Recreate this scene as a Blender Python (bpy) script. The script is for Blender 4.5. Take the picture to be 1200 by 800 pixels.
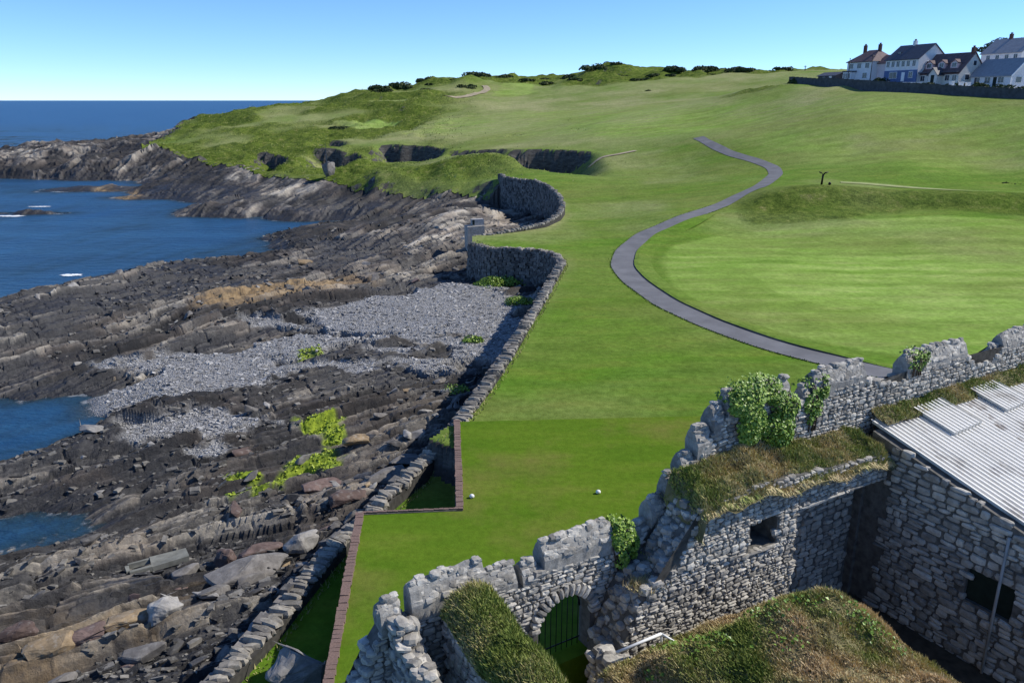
import bpy, bmesh, math, random
import numpy as np
from math import sin, cos, tan, radians, pi, sqrt, atan2, floor
from mathutils import Vector, Matrix

random.seed(7); RNG = np.random.default_rng(11)
scene = bpy.context.scene
for o in list(bpy.data.objects): bpy.data.objects.remove(o)
COL = scene.collection

# ------------------------------------------------------------------ camera, sky, sun, exposure
FPX, CAMH, PITCH = 924.0, 17.0, radians(17)          # photo focal length in its own pixels, height over the tee, tilt
cam = bpy.data.cameras.new('camera'); cam_o = bpy.data.objects.new('camera', cam); COL.objects.link(cam_o)
cam.sensor_width = 36.0; cam.lens = 36.0 * FPX / 1200.0; cam.clip_start = 0.5; cam.clip_end = 90000
cam_o.location = (0, 0, CAMH); cam_o.rotation_euler = (pi / 2 - PITCH, 0, 0)
scene.camera = cam_o
SUN_AZ, SUN_EL = radians(11), radians(41)            # azimuth counted from +X towards +Y
world = bpy.data.worlds.new('World'); scene.world = world; world.use_nodes = True
wn = world.node_tree; wn.nodes.clear()
sky = wn.nodes.new('ShaderNodeTexSky'); sky.sky_type = 'NISHITA'; sky.sun_disc = False
sky.sun_elevation = SUN_EL; sky.sun_rotation = radians(90) - SUN_AZ
sky.air_density = 1.0; sky.dust_density = 0.0; sky.ozone_density = 10.0; sky.altitude = 3500
bg = wn.nodes.new('ShaderNodeBackground'); bg.inputs['Strength'].default_value = 0.15
wo = wn.nodes.new('ShaderNodeOutputWorld')
wn.links.new(sky.outputs[0], bg.inputs[0]); wn.links.new(bg.outputs[0], wo.inputs[0])
sun = bpy.data.lights.new('sun', 'SUN'); sun.energy = 3.95; sun.angle = radians(0.53); sun.color = (1.0, 0.95, 0.86)
sun_o = bpy.data.objects.new('sun', sun); COL.objects.link(sun_o)
SV = Vector((cos(SUN_EL) * cos(SUN_AZ), cos(SUN_EL) * sin(SUN_AZ), sin(SUN_EL)))
sun_o.rotation_euler = (-SV).to_track_quat('-Z', 'Y').to_euler(); sun_o.location = (60, 0, 80)
scene.view_settings.view_transform = 'Standard'; scene.view_settings.look = 'None'
scene.view_settings.exposure = 0.38; scene.view_settings.gamma = 1.0; scene.view_settings.use_curve_mapping = False
scene.render.engine = 'CYCLES'

# ------------------------------------------------------------------ photo ray -> place in the world
def ray(u, v):
    a = (u - 600) / FPX; b = (v - 400) / FPX
    return np.array([a, cos(PITCH) - b * sin(PITCH), -(sin(PITCH) + b * cos(PITCH))])
def at_z(u, v, z):
    d = ray(u, v); return np.array([0, 0, CAMH]) + d * ((z - CAMH) / d[2])
def at_y(u, v, y):
    d = ray(u, v); return np.array([0, 0, CAMH]) + d * (y / d[1])

# ------------------------------------------------------------------ noise
def _h(ix, iy, s):
    h = (ix.astype(np.int64) * 374761393 + iy.astype(np.int64) * 668265263 + s * 974711) & 0xffffffff
    h = ((h ^ (h >> 13)) * 1274126177) & 0xffffffff
    h = ((h ^ (h >> 15)) * 2246822519) & 0xffffffff
    return (h ^ (h >> 16)) / 4294967296.0
def vn(x, y, s=0):
    x = np.asarray(x, float); y = np.asarray(y, float)
    ix = np.floor(x); iy = np.floor(y); fx = x - ix; fy = y - iy
    fx = fx * fx * (3 - 2 * fx); fy = fy * fy * (3 - 2 * fy)
    a = _h(ix, iy, s); b = _h(ix + 1, iy, s); c = _h(ix, iy + 1, s); d = _h(ix + 1, iy + 1, s)
    return (a + (b - a) * fx) * (1 - fy) + (c + (d - c) * fx) * fy
def fbm(x, y, s=0, o=4):
    t = 0; a = 0.5
    for i in range(o):
        t = t + a * (vn(x, y, s + i) - 0.5); x = x * 2.03; y = y * 2.03; a *= 0.5
    return t * 2
def sstep(a, b, x):
    t = np.clip((x - a) / (b - a), 0, 1); return t * t * (3 - 2 * t)
def poly_sd(px, py, poly, closed=True, seg=False):
    """signed distance to a polygon, positive inside; optionally the nearest segment"""
    n = len(poly); best = np.full(px.shape, 1e18); inside = np.zeros(px.shape, bool); ids = np.zeros(px.shape, np.int32)
    for i in range(n if closed else n - 1):
        x0, y0 = poly[i][:2]; x1, y1 = poly[(i + 1) % n][:2]
        dx, dy = x1 - x0, y1 - y0; L = dx * dx + dy * dy + 1e-12
        t = np.clip(((px - x0) * dx + (py - y0) * dy) / L, 0, 1)
        d = (px - x0 - t * dx) ** 2 + (py - y0 - t * dy) ** 2
        m = d < best; best = np.where(m, d, best); ids[m] = i
        if closed and abs(dy) > 1e-12:
            c = ((y0 > py) != (y1 > py)) & (px < dx * (py - y0) / dy + x0); inside ^= c
    r = np.sqrt(best)
    if closed: r = np.where(inside, r, -r)
    return (r, ids) if seg else r

# ------------------------------------------------------------------ materials
def M(name, rough=0.85, spec=0.25):
    m = bpy.data.materials.new(name); m.use_nodes = True
    nt = m.node_tree; b = nt.nodes['Principled BSDF']
    b.inputs['Roughness'].default_value = rough; b.inputs['Specular IOR Level'].default_value = spec
    return m, nt, b
def N(nt, typ, ins=None, **kw):
    n = nt.nodes.new(typ)
    for k, v in kw.items(): setattr(n, k, v)
    for k, v in (ins or {}).items():
        if hasattr(v, 'is_linked') or isinstance(v, bpy.types.NodeSocket): nt.links.new(v, n.inputs[k])
        else: n.inputs[k].default_value = v
    return n
def rgba(c): return (c[0], c[1], c[2], 1)
def mix(nt, f, a, b, mode='MIX'):
    n = nt.nodes.new('ShaderNodeMix'); n.data_type = 'RGBA'; n.blend_type = mode
    for i, v in ((0, f), (6, a), (7, b)):
        if isinstance(v, bpy.types.NodeSocket): nt.links.new(v, n.inputs[i])
        else: n.inputs[i].default_value = v if i == 0 else rgba(v)
    return n.outputs[2]
def pos(nt): return N(nt, 'ShaderNodeNewGeometry').outputs['Position']
def objco(nt): return N(nt, 'ShaderNodeTexCoord').outputs['Object']
def mapv(nt, vec, scale, rot=(0, 0, 0)):
    return N(nt, 'ShaderNodeMapping', {'Vector': vec, 'Scale': scale, 'Rotation': rot}).outputs[0]
def noise(nt, vec, scale, detail=4, rough=0.55, out=0):
    return N(nt, 'ShaderNodeTexNoise', {'Vector': vec, 'Scale': scale, 'Detail': detail, 'Roughness': rough}).outputs[out]
def ramp(nt, f, stops):
    n = nt.nodes.new('ShaderNodeValToRGB'); nt.links.new(f, n.inputs[0]); e = n.color_ramp.elements
    while len(e) < len(stops): e.new(0.5)
    for i, (p, c) in enumerate(stops):
        e[i].position = p; e[i].color = rgba(c) if hasattr(c, '__len__') else (c, c, c, 1)
    return n.outputs[0]
def math_(nt, op, a, b=None, c=None):
    n = nt.nodes.new('ShaderNodeMath'); n.operation = op
    for i, v in enumerate((a, b, c)):
        if v is None: continue
        if isinstance(v, bpy.types.NodeSocket): nt.links.new(v, n.inputs[i])
        else: n.inputs[i].default_value = v
    return n.outputs[0]
def attr(nt, name): return N(nt, 'ShaderNodeAttribute', attribute_name=name)
def bump(nt, b, h, strength=0.4, dist=0.05):
    n = N(nt, 'ShaderNodeBump', {'Strength': strength, 'Distance': dist, 'Height': h}); nt.links.new(n.outputs[0], b.inputs['Normal'])
def setc(nt, b, c):
    if isinstance(c, bpy.types.NodeSocket): nt.links.new(c, b.inputs['Base Color'])
    else: b.inputs['Base Color'].default_value = rgba(c)

def plain(name, c, rough=0.8, var=0.25, scale=3.0, metal=0.0, spec=0.25):
    m, nt, b = M(name, rough, spec); p = objco(nt)
    f = noise(nt, p, scale, 5)
    lo = tuple(x * (1 - var) for x in c); hi = tuple(min(1, x * (1 + var)) for x in c)
    setc(nt, b, ramp(nt, f, [(0.3, lo), (0.7, hi)])); b.inputs['Metallic'].default_value = metal
    return m

def mat_grass():
    m, nt, b = M('mown_grass', 1.0, 0.03); p = pos(nt)
    a = attr(nt, 'mask'); sep = N(nt, 'ShaderNodeSeparateColor', {'Color': a.outputs['Color']})
    mow, dry, rgh = sep.outputs[0], sep.outputs[1], sep.outputs[2]
    big = noise(nt, p, 0.035, 5, 0.6); mid = noise(nt, mapv(nt, p, (0.12, 0.5, 0.3)), 1.0, 4, 0.6); fine = noise(nt, p, 2.2, 6, 0.7)
    lawn = ramp(nt, mid, [(0.25, (0.055, 0.137, 0.007)), (0.5, (0.080, 0.168, 0.010)), (0.75, (0.126, 0.182, 0.018))])
    fair = ramp(nt, mid, [(0.3, (0.168, 0.280, 0.038)), (0.5, (0.228, 0.345, 0.066)), (0.7, (0.305, 0.385, 0.105))])
    c = mix(nt, mow, lawn, fair)
    patch = noise(nt, mapv(nt, p, (0.020, 0.045, 0.1)), 1.0, 6, 0.65)
    c = mix(nt, ramp(nt, patch, [(0.42, 0.0), (0.64, 0.6)]), c, (0.163, 0.175, 0.048))
    c = mix(nt, ramp(nt, noise(nt, mapv(nt, p, (0.03, 0.09, 0.1)), 1.3, 5, 0.6), [(0.55, 0.0), (0.70, 0.45)]), c, (0.085, 0.130, 0.015))
    dry_haze_c = ramp(nt, fine, [(0.3, (0.235, 0.255, 0.095)), (0.7, (0.320, 0.310, 0.155))])  # parched grass tint, lightened and blued so it also paints distance haze
    df = math_(nt, 'MULTIPLY', dry, ramp(nt, big, [(0.35, 0.25), (0.62, 1.0)])); c = mix(nt, df, c, dry_haze_c)
    rg = ramp(nt, noise(nt, p, 0.55, 6, 0.7), [(0.34, (0.040, 0.066, 0.012)), (0.48, (0.095, 0.135, 0.022)), (0.58, (0.125, 0.160, 0.030)), (0.70, (0.215, 0.200, 0.075))])
    c = mix(nt, rgh, c, rg)
    c = mix(nt, 0.4, c, ramp(nt, fine, [(0.3, (0.2, 0.2, 0.2)), (0.7, (0.85, 0.85, 0.85))]), 'OVERLAY')
    c = mix(nt, 0.3, c, ramp(nt, noise(nt, p, 0.45, 5, 0.7), [(0.3, (0.25, 0.25, 0.25)), (0.7, (0.8, 0.8, 0.8))]), 'OVERLAY')
    # bare rock where the ground is too steep for turf
    nz = N(nt, 'ShaderNodeSeparateXYZ', {'Vector': N(nt, 'ShaderNodeNewGeometry').outputs['True Normal']}).outputs[2]
    st = math_(nt, 'ADD', nz, math_(nt, 'MULTIPLY', math_(nt, 'SUBTRACT', noise(nt, p, 0.8, 4), 0.5), 0.3))
    rk = ramp(nt, noise(nt, mapv(nt, p, (0.6, 0.6, 2.5)), 0.9, 6, 0.7), [(0.3, (0.035, 0.034, 0.032)), (0.55, (0.10, 0.095, 0.085)), (0.75, (0.19, 0.18, 0.16))])
    c = mix(nt, ramp(nt, st, [(0.66, 1.0), (0.76, 0.0)]), c, rk)
    setc(nt, b, c)
    h = math_(nt, 'ADD', math_(nt, 'MULTIPLY', noise(nt, p, 7.0, 5, 0.7), 0.5), math_(nt, 'MULTIPLY', math_(nt, 'MULTIPLY', noise(nt, p, 0.9, 6, 0.75), rgh), 9.0))
    bump(nt, b, h, 0.6, 0.12)
    return m

def mat_rock():
    m, nt, b = M('shore_rock', 0.8, 0.35); p = pos(nt)
    a = attr(nt, 'mask'); sep = N(nt, 'ShaderNodeSeparateColor', {'Color': a.outputs['Color']})
    peb, och, alg = sep.outputs[0], sep.outputs[1], sep.outputs[2]
    bed = attr(nt, 'bed').outputs['Fac']; wet = attr(nt, 'wet').outputs['Fac']; tone = attr(nt, 'block').outputs['Fac']
    fine = noise(nt, p, 3.5, 8, 0.75); mid = noise(nt, p, 0.16, 5, 0.65)
    tt = math_(nt, 'ADD', tone, math_(nt, 'MULTIPLY', math_(nt, 'SUBTRACT', fine, 0.5), 0.75))
    c = ramp(nt, tt, [(0.12, (0.016, 0.016, 0.017)), (0.32, (0.050, 0.047, 0.045)), (0.50, (0.125, 0.116, 0.104)), (0.68, (0.28, 0.252, 0.208)), (0.90, (0.48, 0.435, 0.36))])
    c = mix(nt, math_(nt, 'MULTIPLY', ramp(nt, mid, [(0.46, 0.0), (0.6, 1.0)]), 0.35), c, mix(nt, tone, (0.035, 0.030, 0.028), (0.30, 0.225, 0.165)))
    oc = ramp(nt, noise(nt, p, 1.3, 6, 0.7), [(0.35, (0.11, 0.085, 0.06)), (0.52, (0.28, 0.19, 0.095)), (0.68, (0.40, 0.29, 0.16))])
    c = mix(nt, math_(nt, 'MULTIPLY', och, 0.85), c, oc)
    dk = ramp(nt, fine, [(0.35, (0.014, 0.014, 0.016)), (0.6, (0.042, 0.041, 0.042)), (0.78, (0.13, 0.125, 0.12))])
    c = mix(nt, wet, c, dk)
    vor = N(nt, 'ShaderNodeTexVoronoi', {'Vector': p, 'Scale': 8.0}); vv = N(nt, 'ShaderNodeSeparateColor', {'Color': vor.outputs['Color']}).outputs[0]
    pc = ramp(nt, vv, [(0.0, (0.15, 0.147, 0.142)), (0.5, (0.26, 0.255, 0.248)), (0.9, (0.36, 0.355, 0.345)), (1.0, (0.45, 0.44, 0.43))])
    c = mix(nt, peb, c, pc)
    ag = ramp(nt, noise(nt, p, 2.5, 5), [(0.35, (0.10, 0.16, 0.012)), (0.65, (0.33, 0.42, 0.03))])
    c = mix(nt, alg, c, ag)
    setc(nt, b, c)
    nt.links.new(math_(nt, 'SUBTRACT', 0.85, math_(nt, 'MULTIPLY', wet, 0.25)), b.inputs['Roughness'])
    h = math_(nt, 'ADD', math_(nt, 'MULTIPLY', noise(nt, p, 2.0, 9, 0.75), 0.8), math_(nt, 'MULTIPLY', vor.outputs['Distance'], math_(nt, 'MULTIPLY', peb, -1.0)))
    bump(nt, b, h, 0.9, 0.16)
    return m

def mat_stone(name, lo, hi, lich=0.35, sc=3.0, lichc=(0.42, 0.41, 0.38)):
    m, nt, b = M(name, 0.9, 0.2); p = pos(nt)
    r = N(nt, 'ShaderNodeObjectInfo').outputs['Random']; t = attr(nt, 'tint').outputs['Fac']
    f = noise(nt, p, sc, 7, 0.7); k = math_(nt, 'FRACT', math_(nt, 'ADD', math_(nt, 'MULTIPLY', r, 7.0), t))
    base = mix(nt, k, lo, hi); c = mix(nt, 0.55, base, ramp(nt, f, [(0.3, (0.15, 0.15, 0.15)), (0.7, (0.85, 0.85, 0.85))]), 'OVERLAY')
    l = ramp(nt, noise(nt, p, sc * 1.7, 5, 0.65), [(0.54, 0.0), (0.64, 1.0)])
    c = mix(nt, math_(nt, 'MULTIPLY', l, lich), c, lichc)
    setc(nt, b, c); bump(nt, b, noise(nt, p, sc * 4, 6, 0.7), 0.6, 0.03)
    return m

def mat_leaf(name, stops, rough=0.55, trans=0.0):
    m, nt, b = M(name, rough, 0.3); t = attr(nt, 'tint').outputs['Fac']
    setc(nt, b, ramp(nt, t, stops))
    return m

def mat_sea():
    m, nt, b = M('sea_water', 0.34, 0.16); p = pos(nt)
    dep = attr(nt, 'depth').outputs['Fac']
    big = noise(nt, mapv(nt, p, (0.016, 0.075, 1), (0, 0, 0.3)), 1.0, 7, 0.7)
    c = mix(nt, ramp(nt, big, [(0.40, 0.0), (0.62, 1.0)]), (0.010, 0.058, 0.150), (0.022, 0.098, 0.215))
    c = mix(nt, ramp(nt, dep, [(0.0, 1.0), (0.25, 0.45), (0.7, 0.0)]), c, (0.026, 0.058, 0.078))
    fm = math_(nt, 'MULTIPLY', ramp(nt, dep, [(0.0, 0.0), (0.03, 1.0), (0.10, 0.0)]), ramp(nt, noise(nt, p, 0.35, 6, 0.75), [(0.52, 0.0), (0.60, 0.8)]))
    c = mix(nt, fm, c, (0.75, 0.78, 0.8))
    setc(nt, b, c)
    b.inputs['IOR'].default_value = 1.33
    nt.links.new(ramp(nt, dep, [(0.0, 0.25), (0.10, 0.75), (0.35, 1.0)]), b.inputs['Alpha'])
    w1 = noise(nt, mapv(nt, p, (0.25, 0.7, 1), (0, 0, 0.35)), 1.0, 5, 0.6); w2 = noise(nt, mapv(nt, p, (1.2, 2.6, 1), (0, 0, -0.2)), 1.0, 3, 0.6)
    bump(nt, b, math_(nt, 'ADD', w1, math_(nt, 'MULTIPLY', w2, 0.35)), 1.0, 0.55)
    return m

MAT = {}
MAT['grass'] = mat_grass(); MAT['rock'] = mat_rock(); MAT['sea'] = mat_sea()
MAT['wall_stone'] = mat_stone('ruin_stone', (0.22, 0.205, 0.18), (0.54, 0.505, 0.44), 0.4)
MAT['cope_stone'] = mat_stone('sea_wall_stone', (0.12, 0.112, 0.10), (0.33, 0.30, 0.25), 0.3)
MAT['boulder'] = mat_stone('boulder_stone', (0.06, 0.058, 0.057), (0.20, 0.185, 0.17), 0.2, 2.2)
MAT['pale_boulder'] = mat_stone('pale_boulder_stone', (0.20, 0.19, 0.18), (0.33, 0.315, 0.29), 0.4, 2.0)
MAT['red_boulder'] = mat_stone('reddish_boulder_stone', (0.095, 0.068, 0.06), (0.17, 0.12, 0.105), 0.2, 2.0)
MAT['ochre_boulder'] = mat_stone('ochre_boulder_stone', (0.20, 0.145, 0.085), (0.31, 0.235, 0.15), 0.3, 2.0)
MAT['shard'] = mat_stone('shore_shard_stone', (0.018, 0.018, 0.02), (0.22, 0.205, 0.18), 0.25, 3.0)
MAT['weed'] = mat_leaf('green_seaweed', [(0.0, (0.13, 0.20, 0.012)), (1.0, (0.42, 0.50, 0.05))], 0.5)
MAT['pebble'] = mat_stone('pebble_stone', (0.13, 0.127, 0.123), (0.46, 0.45, 0.435), 0.05, 5.0)
MAT['mortar'] = plain('dark_mortar', (0.125, 0.118, 0.105), 0.95, 0.4, 4.0)
MAT['earth'] = plain('bare_earth', (0.075, 0.058, 0.038), 0.95, 0.4, 3.0)
MAT['asphalt'] = plain('path_asphalt', (0.150, 0.149, 0.155), 0.9, 0.2, 0.5)
MAT['kerb'] = plain('brown_brick_kerb', (0.185, 0.125, 0.105), 0.9, 0.3, 6.0)
MAT['concrete'] = plain('weathered_concrete', (0.34, 0.33, 0.31), 0.85, 0.25, 2.0)
MAT['white'] = plain('white_paint', (0.78, 0.78, 0.76), 0.5, 0.06, 4.0)
MAT['iron'] = plain('black_iron', (0.018, 0.018, 0.02), 0.5, 0.3, 6.0, 0.3)
MAT['dark'] = plain('dark_green_board', (0.012, 0.022, 0.016), 0.7, 0.3, 3.0)
MAT['bronze'] = plain('dark_bronze', (0.020, 0.016, 0.012), 0.5, 0.3, 6.0, 0.4)
MAT['blade'] = mat_leaf('long_grass', [(0.0, (0.15, 0.20, 0.035)), (0.35, (0.26, 0.30, 0.075)), (0.6, (0.44, 0.38, 0.17)), (1.0, (0.62, 0.48, 0.28))], 0.8)
MAT['green_blade'] = mat_leaf('fresh_grass', [(0.0, (0.05, 0.10, 0.012)), (0.6, (0.13, 0.21, 0.025)), (1.0, (0.22, 0.26, 0.05))], 0.8)
MAT['ivy'] = mat_leaf('ivy_leaf', [(0.0, (0.06, 0.12, 0.016)), (0.5, (0.17, 0.28, 0.035)), (1.0, (0.36, 0.48, 0.09))], 0.42)
MAT['gorse'] = mat_leaf('gorse_leaf', [(0.0, (0.020, 0.034, 0.010)), (0.6, (0.048, 0.070, 0.018)), (1.0, (0.10, 0.12, 0.03))], 0.8)
MAT['pine'] = mat_leaf('pine_needles', [(0.0, (0.012, 0.028, 0.012)), (1.0, (0.035, 0.06, 0.022))], 0.8)
MAT['bark'] = plain('tree_bark', (0.06, 0.045, 0.035), 0.9, 0.3, 4.0)
MAT['foam'] = plain('sea_foam', (0.80, 0.82, 0.84), 0.8, 0.08, 4.0)
MAT['sand'] = plain('sandy_track', (0.34, 0.285, 0.19), 0.95, 0.2, 0.6)
def mat_sheet():
    m, nt, b = M('weathered_tin_sheet', 0.55, 0.4); p = pos(nt)
    f = noise(nt, p, 0.8, 6, 0.65)
    c = ramp(nt, f, [(0.30, (0.50, 0.47, 0.42)), (0.42, (0.72, 0.70, 0.65)), (0.7, (0.80, 0.78, 0.73))])
    rust = ramp(nt, noise(nt, mapv(nt, p, (1.0, 1.0, 1.0)), 0.55, 6, 0.7), [(0.60, 0.0), (0.70, 0.8)])
    setc(nt, b, mix(nt, rust, c, (0.17, 0.12, 0.085)))
    return m
MAT['sheet'] = mat_sheet()

# ------------------------------------------------------------------ object helpers
OFF = {}
def link(o, parent=None):
    COL.objects.link(o)
    if parent is not None:
        o.parent = parent
        if parent.name in OFF: o.location = Vector(o.location) - OFF[parent.name]
    return o
def tag(o, label=None, cat=None, group=None, kind=None):
    if label: o['label'] = label
    if cat: o['category'] = cat
    if group: o['group'] = group
    if kind: o['kind'] = kind
    return o
def empty(name, loc=(0, 0, 0), rz=0.0, local=False):
    """an Empty at a thing's base; its parts are given in world coordinates unless local"""
    o = bpy.data.objects.new(name, None); o.location = [float(c) for c in loc]; o.rotation_euler = (0, 0, rz); o.empty_display_size = 0.3
    link(o)
    if not local: OFF[o.name] = Vector(o.location)
    return o
def np_mesh(name, verts, faces, mat, parent=None, smooth=False, attrs=None, colors=None):
    """verts (n,3), faces (m,k) with k = 3 or 4"""
    verts = np.asarray(verts, np.float32); faces = np.asarray(faces, np.int32)
    me = bpy.data.meshes.new(name); k = faces.shape[1]; m = len(faces)
    me.vertices.add(len(verts)); me.vertices.foreach_set('co', verts.ravel())
    me.loops.add(m * k); me.loops.foreach_set('vertex_index', faces.ravel())
    me.polygons.add(m); me.polygons.foreach_set('loop_start', np.arange(0, m * k, k, dtype=np.int32))
    try: me.polygons.foreach_set('loop_total', np.full(m, k, np.int32))
    except Exception: pass
    me.polygons.foreach_set('use_smooth', np.full(m, bool(smooth)))
    for an_, val in (attrs or {}).items():
        at = me.attributes.new(an_, 'FLOAT', 'POINT'); at.data.foreach_set('value', np.asarray(val, np.float32))
    for an_, val in (colors or {}).items():
        at = me.attributes.new(an_, 'FLOAT_COLOR', 'POINT')
        c = np.ones((len(verts), 4), np.float32); c[:, :3] = val; at.data.foreach_set('color', c.ravel())
    me.update(); me.validate()
    me.materials.append(mat)
    return link(bpy.data.objects.new(name, me), parent)
def bm_obj(name, bm, mat, parent=None, smooth=False):
    me = bpy.data.meshes.new(name); bmesh.ops.recalc_face_normals(bm, faces=bm.faces[:]); bm.to_mesh(me); bm.free(); me.materials.append(mat)
    if smooth:
        for p in me.polygons: p.use_smooth = True
    return link(bpy.data.objects.new(name, me), parent)
def add_box(bm, c, s, rz=0.0, jit=0.0):
    vs = []
    for i in (-.5, .5):
        for j in (-.5, .5):
            for k in (-.5, .5):
                x, y, z = i * s[0], j * s[1], k * s[2]
                x += random.uniform(-jit, jit); y += random.uniform(-jit, jit); z += random.uniform(-jit, jit)
                vs.append(bm.verts.new((c[0] + x * cos(rz) - y * sin(rz), c[1] + x * sin(rz) + y * cos(rz), c[2] + z)))
    for f in ((0, 1, 3, 2), (4, 6, 7, 5), (0, 4, 5, 1), (2, 3, 7, 6), (0, 2, 6, 4), (1, 5, 7, 3)):
        bm.faces.new([vs[i] for i in f])
    return vs
def box(name, c, s, mat, parent=None, rz=0.0, jit=0.0, bev=0.0):
    bm = bmesh.new(); add_box(bm, c, s, rz, jit)
    if bev: bmesh.ops.bevel(bm, geom=bm.edges[:], offset=bev, segments=1, affect='EDGES')
    return bm_obj(name, bm, mat, parent)
def tube(bm, pts, r, n=6):
    rings = []
    for i, p in enumerate(pts):
        p = Vector(p); d = (Vector(pts[min(i + 1, len(pts) - 1)]) - Vector(pts[max(i - 1, 0)])).normalized()
        a = d.orthogonal().normalized(); b2 = d.cross(a); rr = r[i] if hasattr(r, '__len__') else r
        rings.append([bm.verts.new(p + (a * cos(2 * pi * k / n) + b2 * sin(2 * pi * k / n)) * rr) for k in range(n)])
    for A_, B_ in zip(rings, rings[1:]):
        for k in range(n): bm.faces.new((A_[k], A_[(k + 1) % n], B_[(k + 1) % n], B_[k]))
    bm.faces.new(rings[0][::-1]); bm.faces.new(rings[-1])
def tube_obj(name, pts, r, mat, parent=None, n=6):
    bm = bmesh.new(); tube(bm, pts, r, n); return bm_obj(name, bm, mat, parent, True)

# ------------------------------------------------------------------ the lie of the land
SEA = -6.0
WALL_PX = [(150, 930, -1.4), (200, 862, -1.4), (225, 830, -1.4), (252, 796, -1.4), (315, 730, -1.4), (354, 681, -1.4), (389, 640, -1.4), (417, 614, -1.4),
           (445, 586, -1.3), (476, 558, -1.2), (505, 528, -0.8), (540, 490, 0.05), (575, 443, 0.2), (600, 405, 0.25), (630, 357, 0.3), (650, 322, 0.35),
           (659, 306, 0.35), (653, 297, 0.35), (632, 292, 0.35), (602, 290, 0.35), (575, 290, 0.2), (552, 284, 0.0)]
WALL_PX2 = [(556, 277, 0.0), (575, 274, 0.3), (605, 268, 0.6), (638, 261, 0.8), (655, 251, 1.1), (660, 241, 1.5), (656, 229, 2.1), (644, 218, 2.6), (628, 211, 2.9), (610, 210, 2.8)]
WALL1 = [at_z(*p) for p in WALL_PX]; WALL2 = [at_z(*p) for p in WALL_PX2]
NAT = [(595, 213, 158), (560, 217, 164), (520, 218, 169), (480, 217, 174), (430, 213, 183), (395, 208, 192), (360, 204, 202), (320, 199, 214), (285, 193, 233), (250, 188, 250),
       (220, 184, 266), (190, 183, 272), (183, 177, 300), (210, 168, 335), (226, 160, 380), (232, 152, 425), (245, 150, 455)]
NATW = [at_y(*p) for p in NAT]
LAND = [(p[0], p[1], 0.35) for p in WALL1] + [(p[0], p[1], 0.5) for p in WALL2] + [(p[0], p[1], 5.5 if i < 12 else 9.0) for i, p in enumerate(NATW)]
LAND += [(-150, 520, 10), (-60, 680, 10), (150, 900, 10), (700, 1100, 10), (1200, 700, 10), (1200, -60, 1), (30, -60, 1), (-10, -20, .35)]

CTRL = [(650, 262, 112), (720, 262, 112), (650, 232, 138), (700, 202, 168), (640, 205, 160), (700, 177, 200), (620, 166, 232), (700, 165, 212), (820, 163, 192), (910, 200, 150),
        (850, 238, 122), (800, 255, 110), (962, 227, 124), (1050, 231, 123), (1180, 236, 118), (1250, 238, 118), (880, 232, 124), (1180, 212, 132), (1180, 180, 150), (1100, 150, 170), (1000, 150, 172), 
        (1000, 180, 158), (1060, 190, 146), (780, 215, 150), (800, 190, 175), (745, 190, 180),
        (1000, 112, 212), (940, 101, 262), (900, 130, 215), (900, 106, 305), (760, 130, 262), (600, 130, 325), (760, 107, 350), (600, 112, 380), (820, 145, 218), (700, 148, 232),
        (900, 84, 400), (760, 86, 450), (690, 84, 455), (640, 93, 450), (600, 92, 440), (550, 93, 430), (500, 102, 415), (440, 110, 400), (500, 120, 350), (400, 118, 395), (330, 123, 395), (260, 134, 400), (240, 140, 420),
        (400, 140, 335), (300, 150, 325), (500, 142, 318), (300, 172, 275), (400, 166, 275), (500, 162, 270), (240, 176, 276), (400, 193, 220), (330, 188, 240), (480, 196, 198), (540, 186, 194), (600, 192, 178), (600, 207, 158), (450, 205, 186), (550, 208, 172),
        (1060, 107, 203), (1190, 113, 182), (1000, 100, 232), (960, 88, 330), (1300, 118, 170), (1300, 150, 150), (1400, 200, 130),
        (1000, 257, 108), (1150, 252, 109), (1280, 258, 107), (900, 264, 108), (860, 270, 105)]
BOUND = [(925, 97, 262), (960, 100, 244), (1000, 103.5, 226), (1060, 108, 205), (1130, 112.5, 193), (1200, 116.5, 183), (1290, 121, 172)]
CTRL = [c for c in CTRL if c not in ((1060, 107, 203), (1190, 113, 182), (1000, 112, 212), (940, 101, 262), (1300, 118, 170))]
_bu = np.array(BOUND, float)
for u_ in range(925, 1291, 26):
    v_, y_ = np.interp(u_, _bu[:, 0], _bu[:, 1]), np.interp(u_, _bu[:, 0], _bu[:, 2]); CTRL += [(u_, v_ + 1.5, y_ - 1.0), (u_, v_ + 1.2, y_ + 14)]
_c = [at_y(*p) for p in CTRL]
CP = [(p[0], p[1], p[2]) for p in _c]
for yy in (5, 18, 32, 50, 68, 84):
    for tt in (-.45, -.2, 0, .25, .5, .8, 1.3):
        CP.append((tt * (yy + 30), yy, -0.12 if yy < 60 else 0.0))
for x, y, z in ((0, 95, .15), (20, 95, .1), (45, 95, .1), (70, 95, .1), (100, 95, .3), (140, 95, 1), (170, 230, 22.5), (230, 160, 20), (240, 260, 24), (150, 330, 27), (260, 400, 30), (300, 600, 22), (100, 620, 24), (0, 600, 20), (-100, 520, 10), (-120, 600, 4), (200, 900, 10), (800, 900, 10), (900, 300, 25), (700, 60, 10), (-60, 460, 22), (150, 460, 31)):
    CP.append((x, y, z))
CP = np.array(CP)
def _warp(x, y):
    return x / (np.abs(y) + 35.0) * 2.2, np.log(np.maximum(y, -25) + 35.0) * 1.6
_cx, _cy = _warp(CP[:, 0], CP[:, 1])
def _tps(d2): return np.where(d2 > 1e-12, 0.5 * d2 * np.log(d2 + 1e-12), 0)
_n = len(CP)
_A = np.zeros((_n + 3, _n + 3)); _A[:_n, :_n] = _tps((_cx[:, None] - _cx) ** 2 + (_cy[:, None] - _cy) ** 2) + np.eye(_n) * 2e-4
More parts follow.
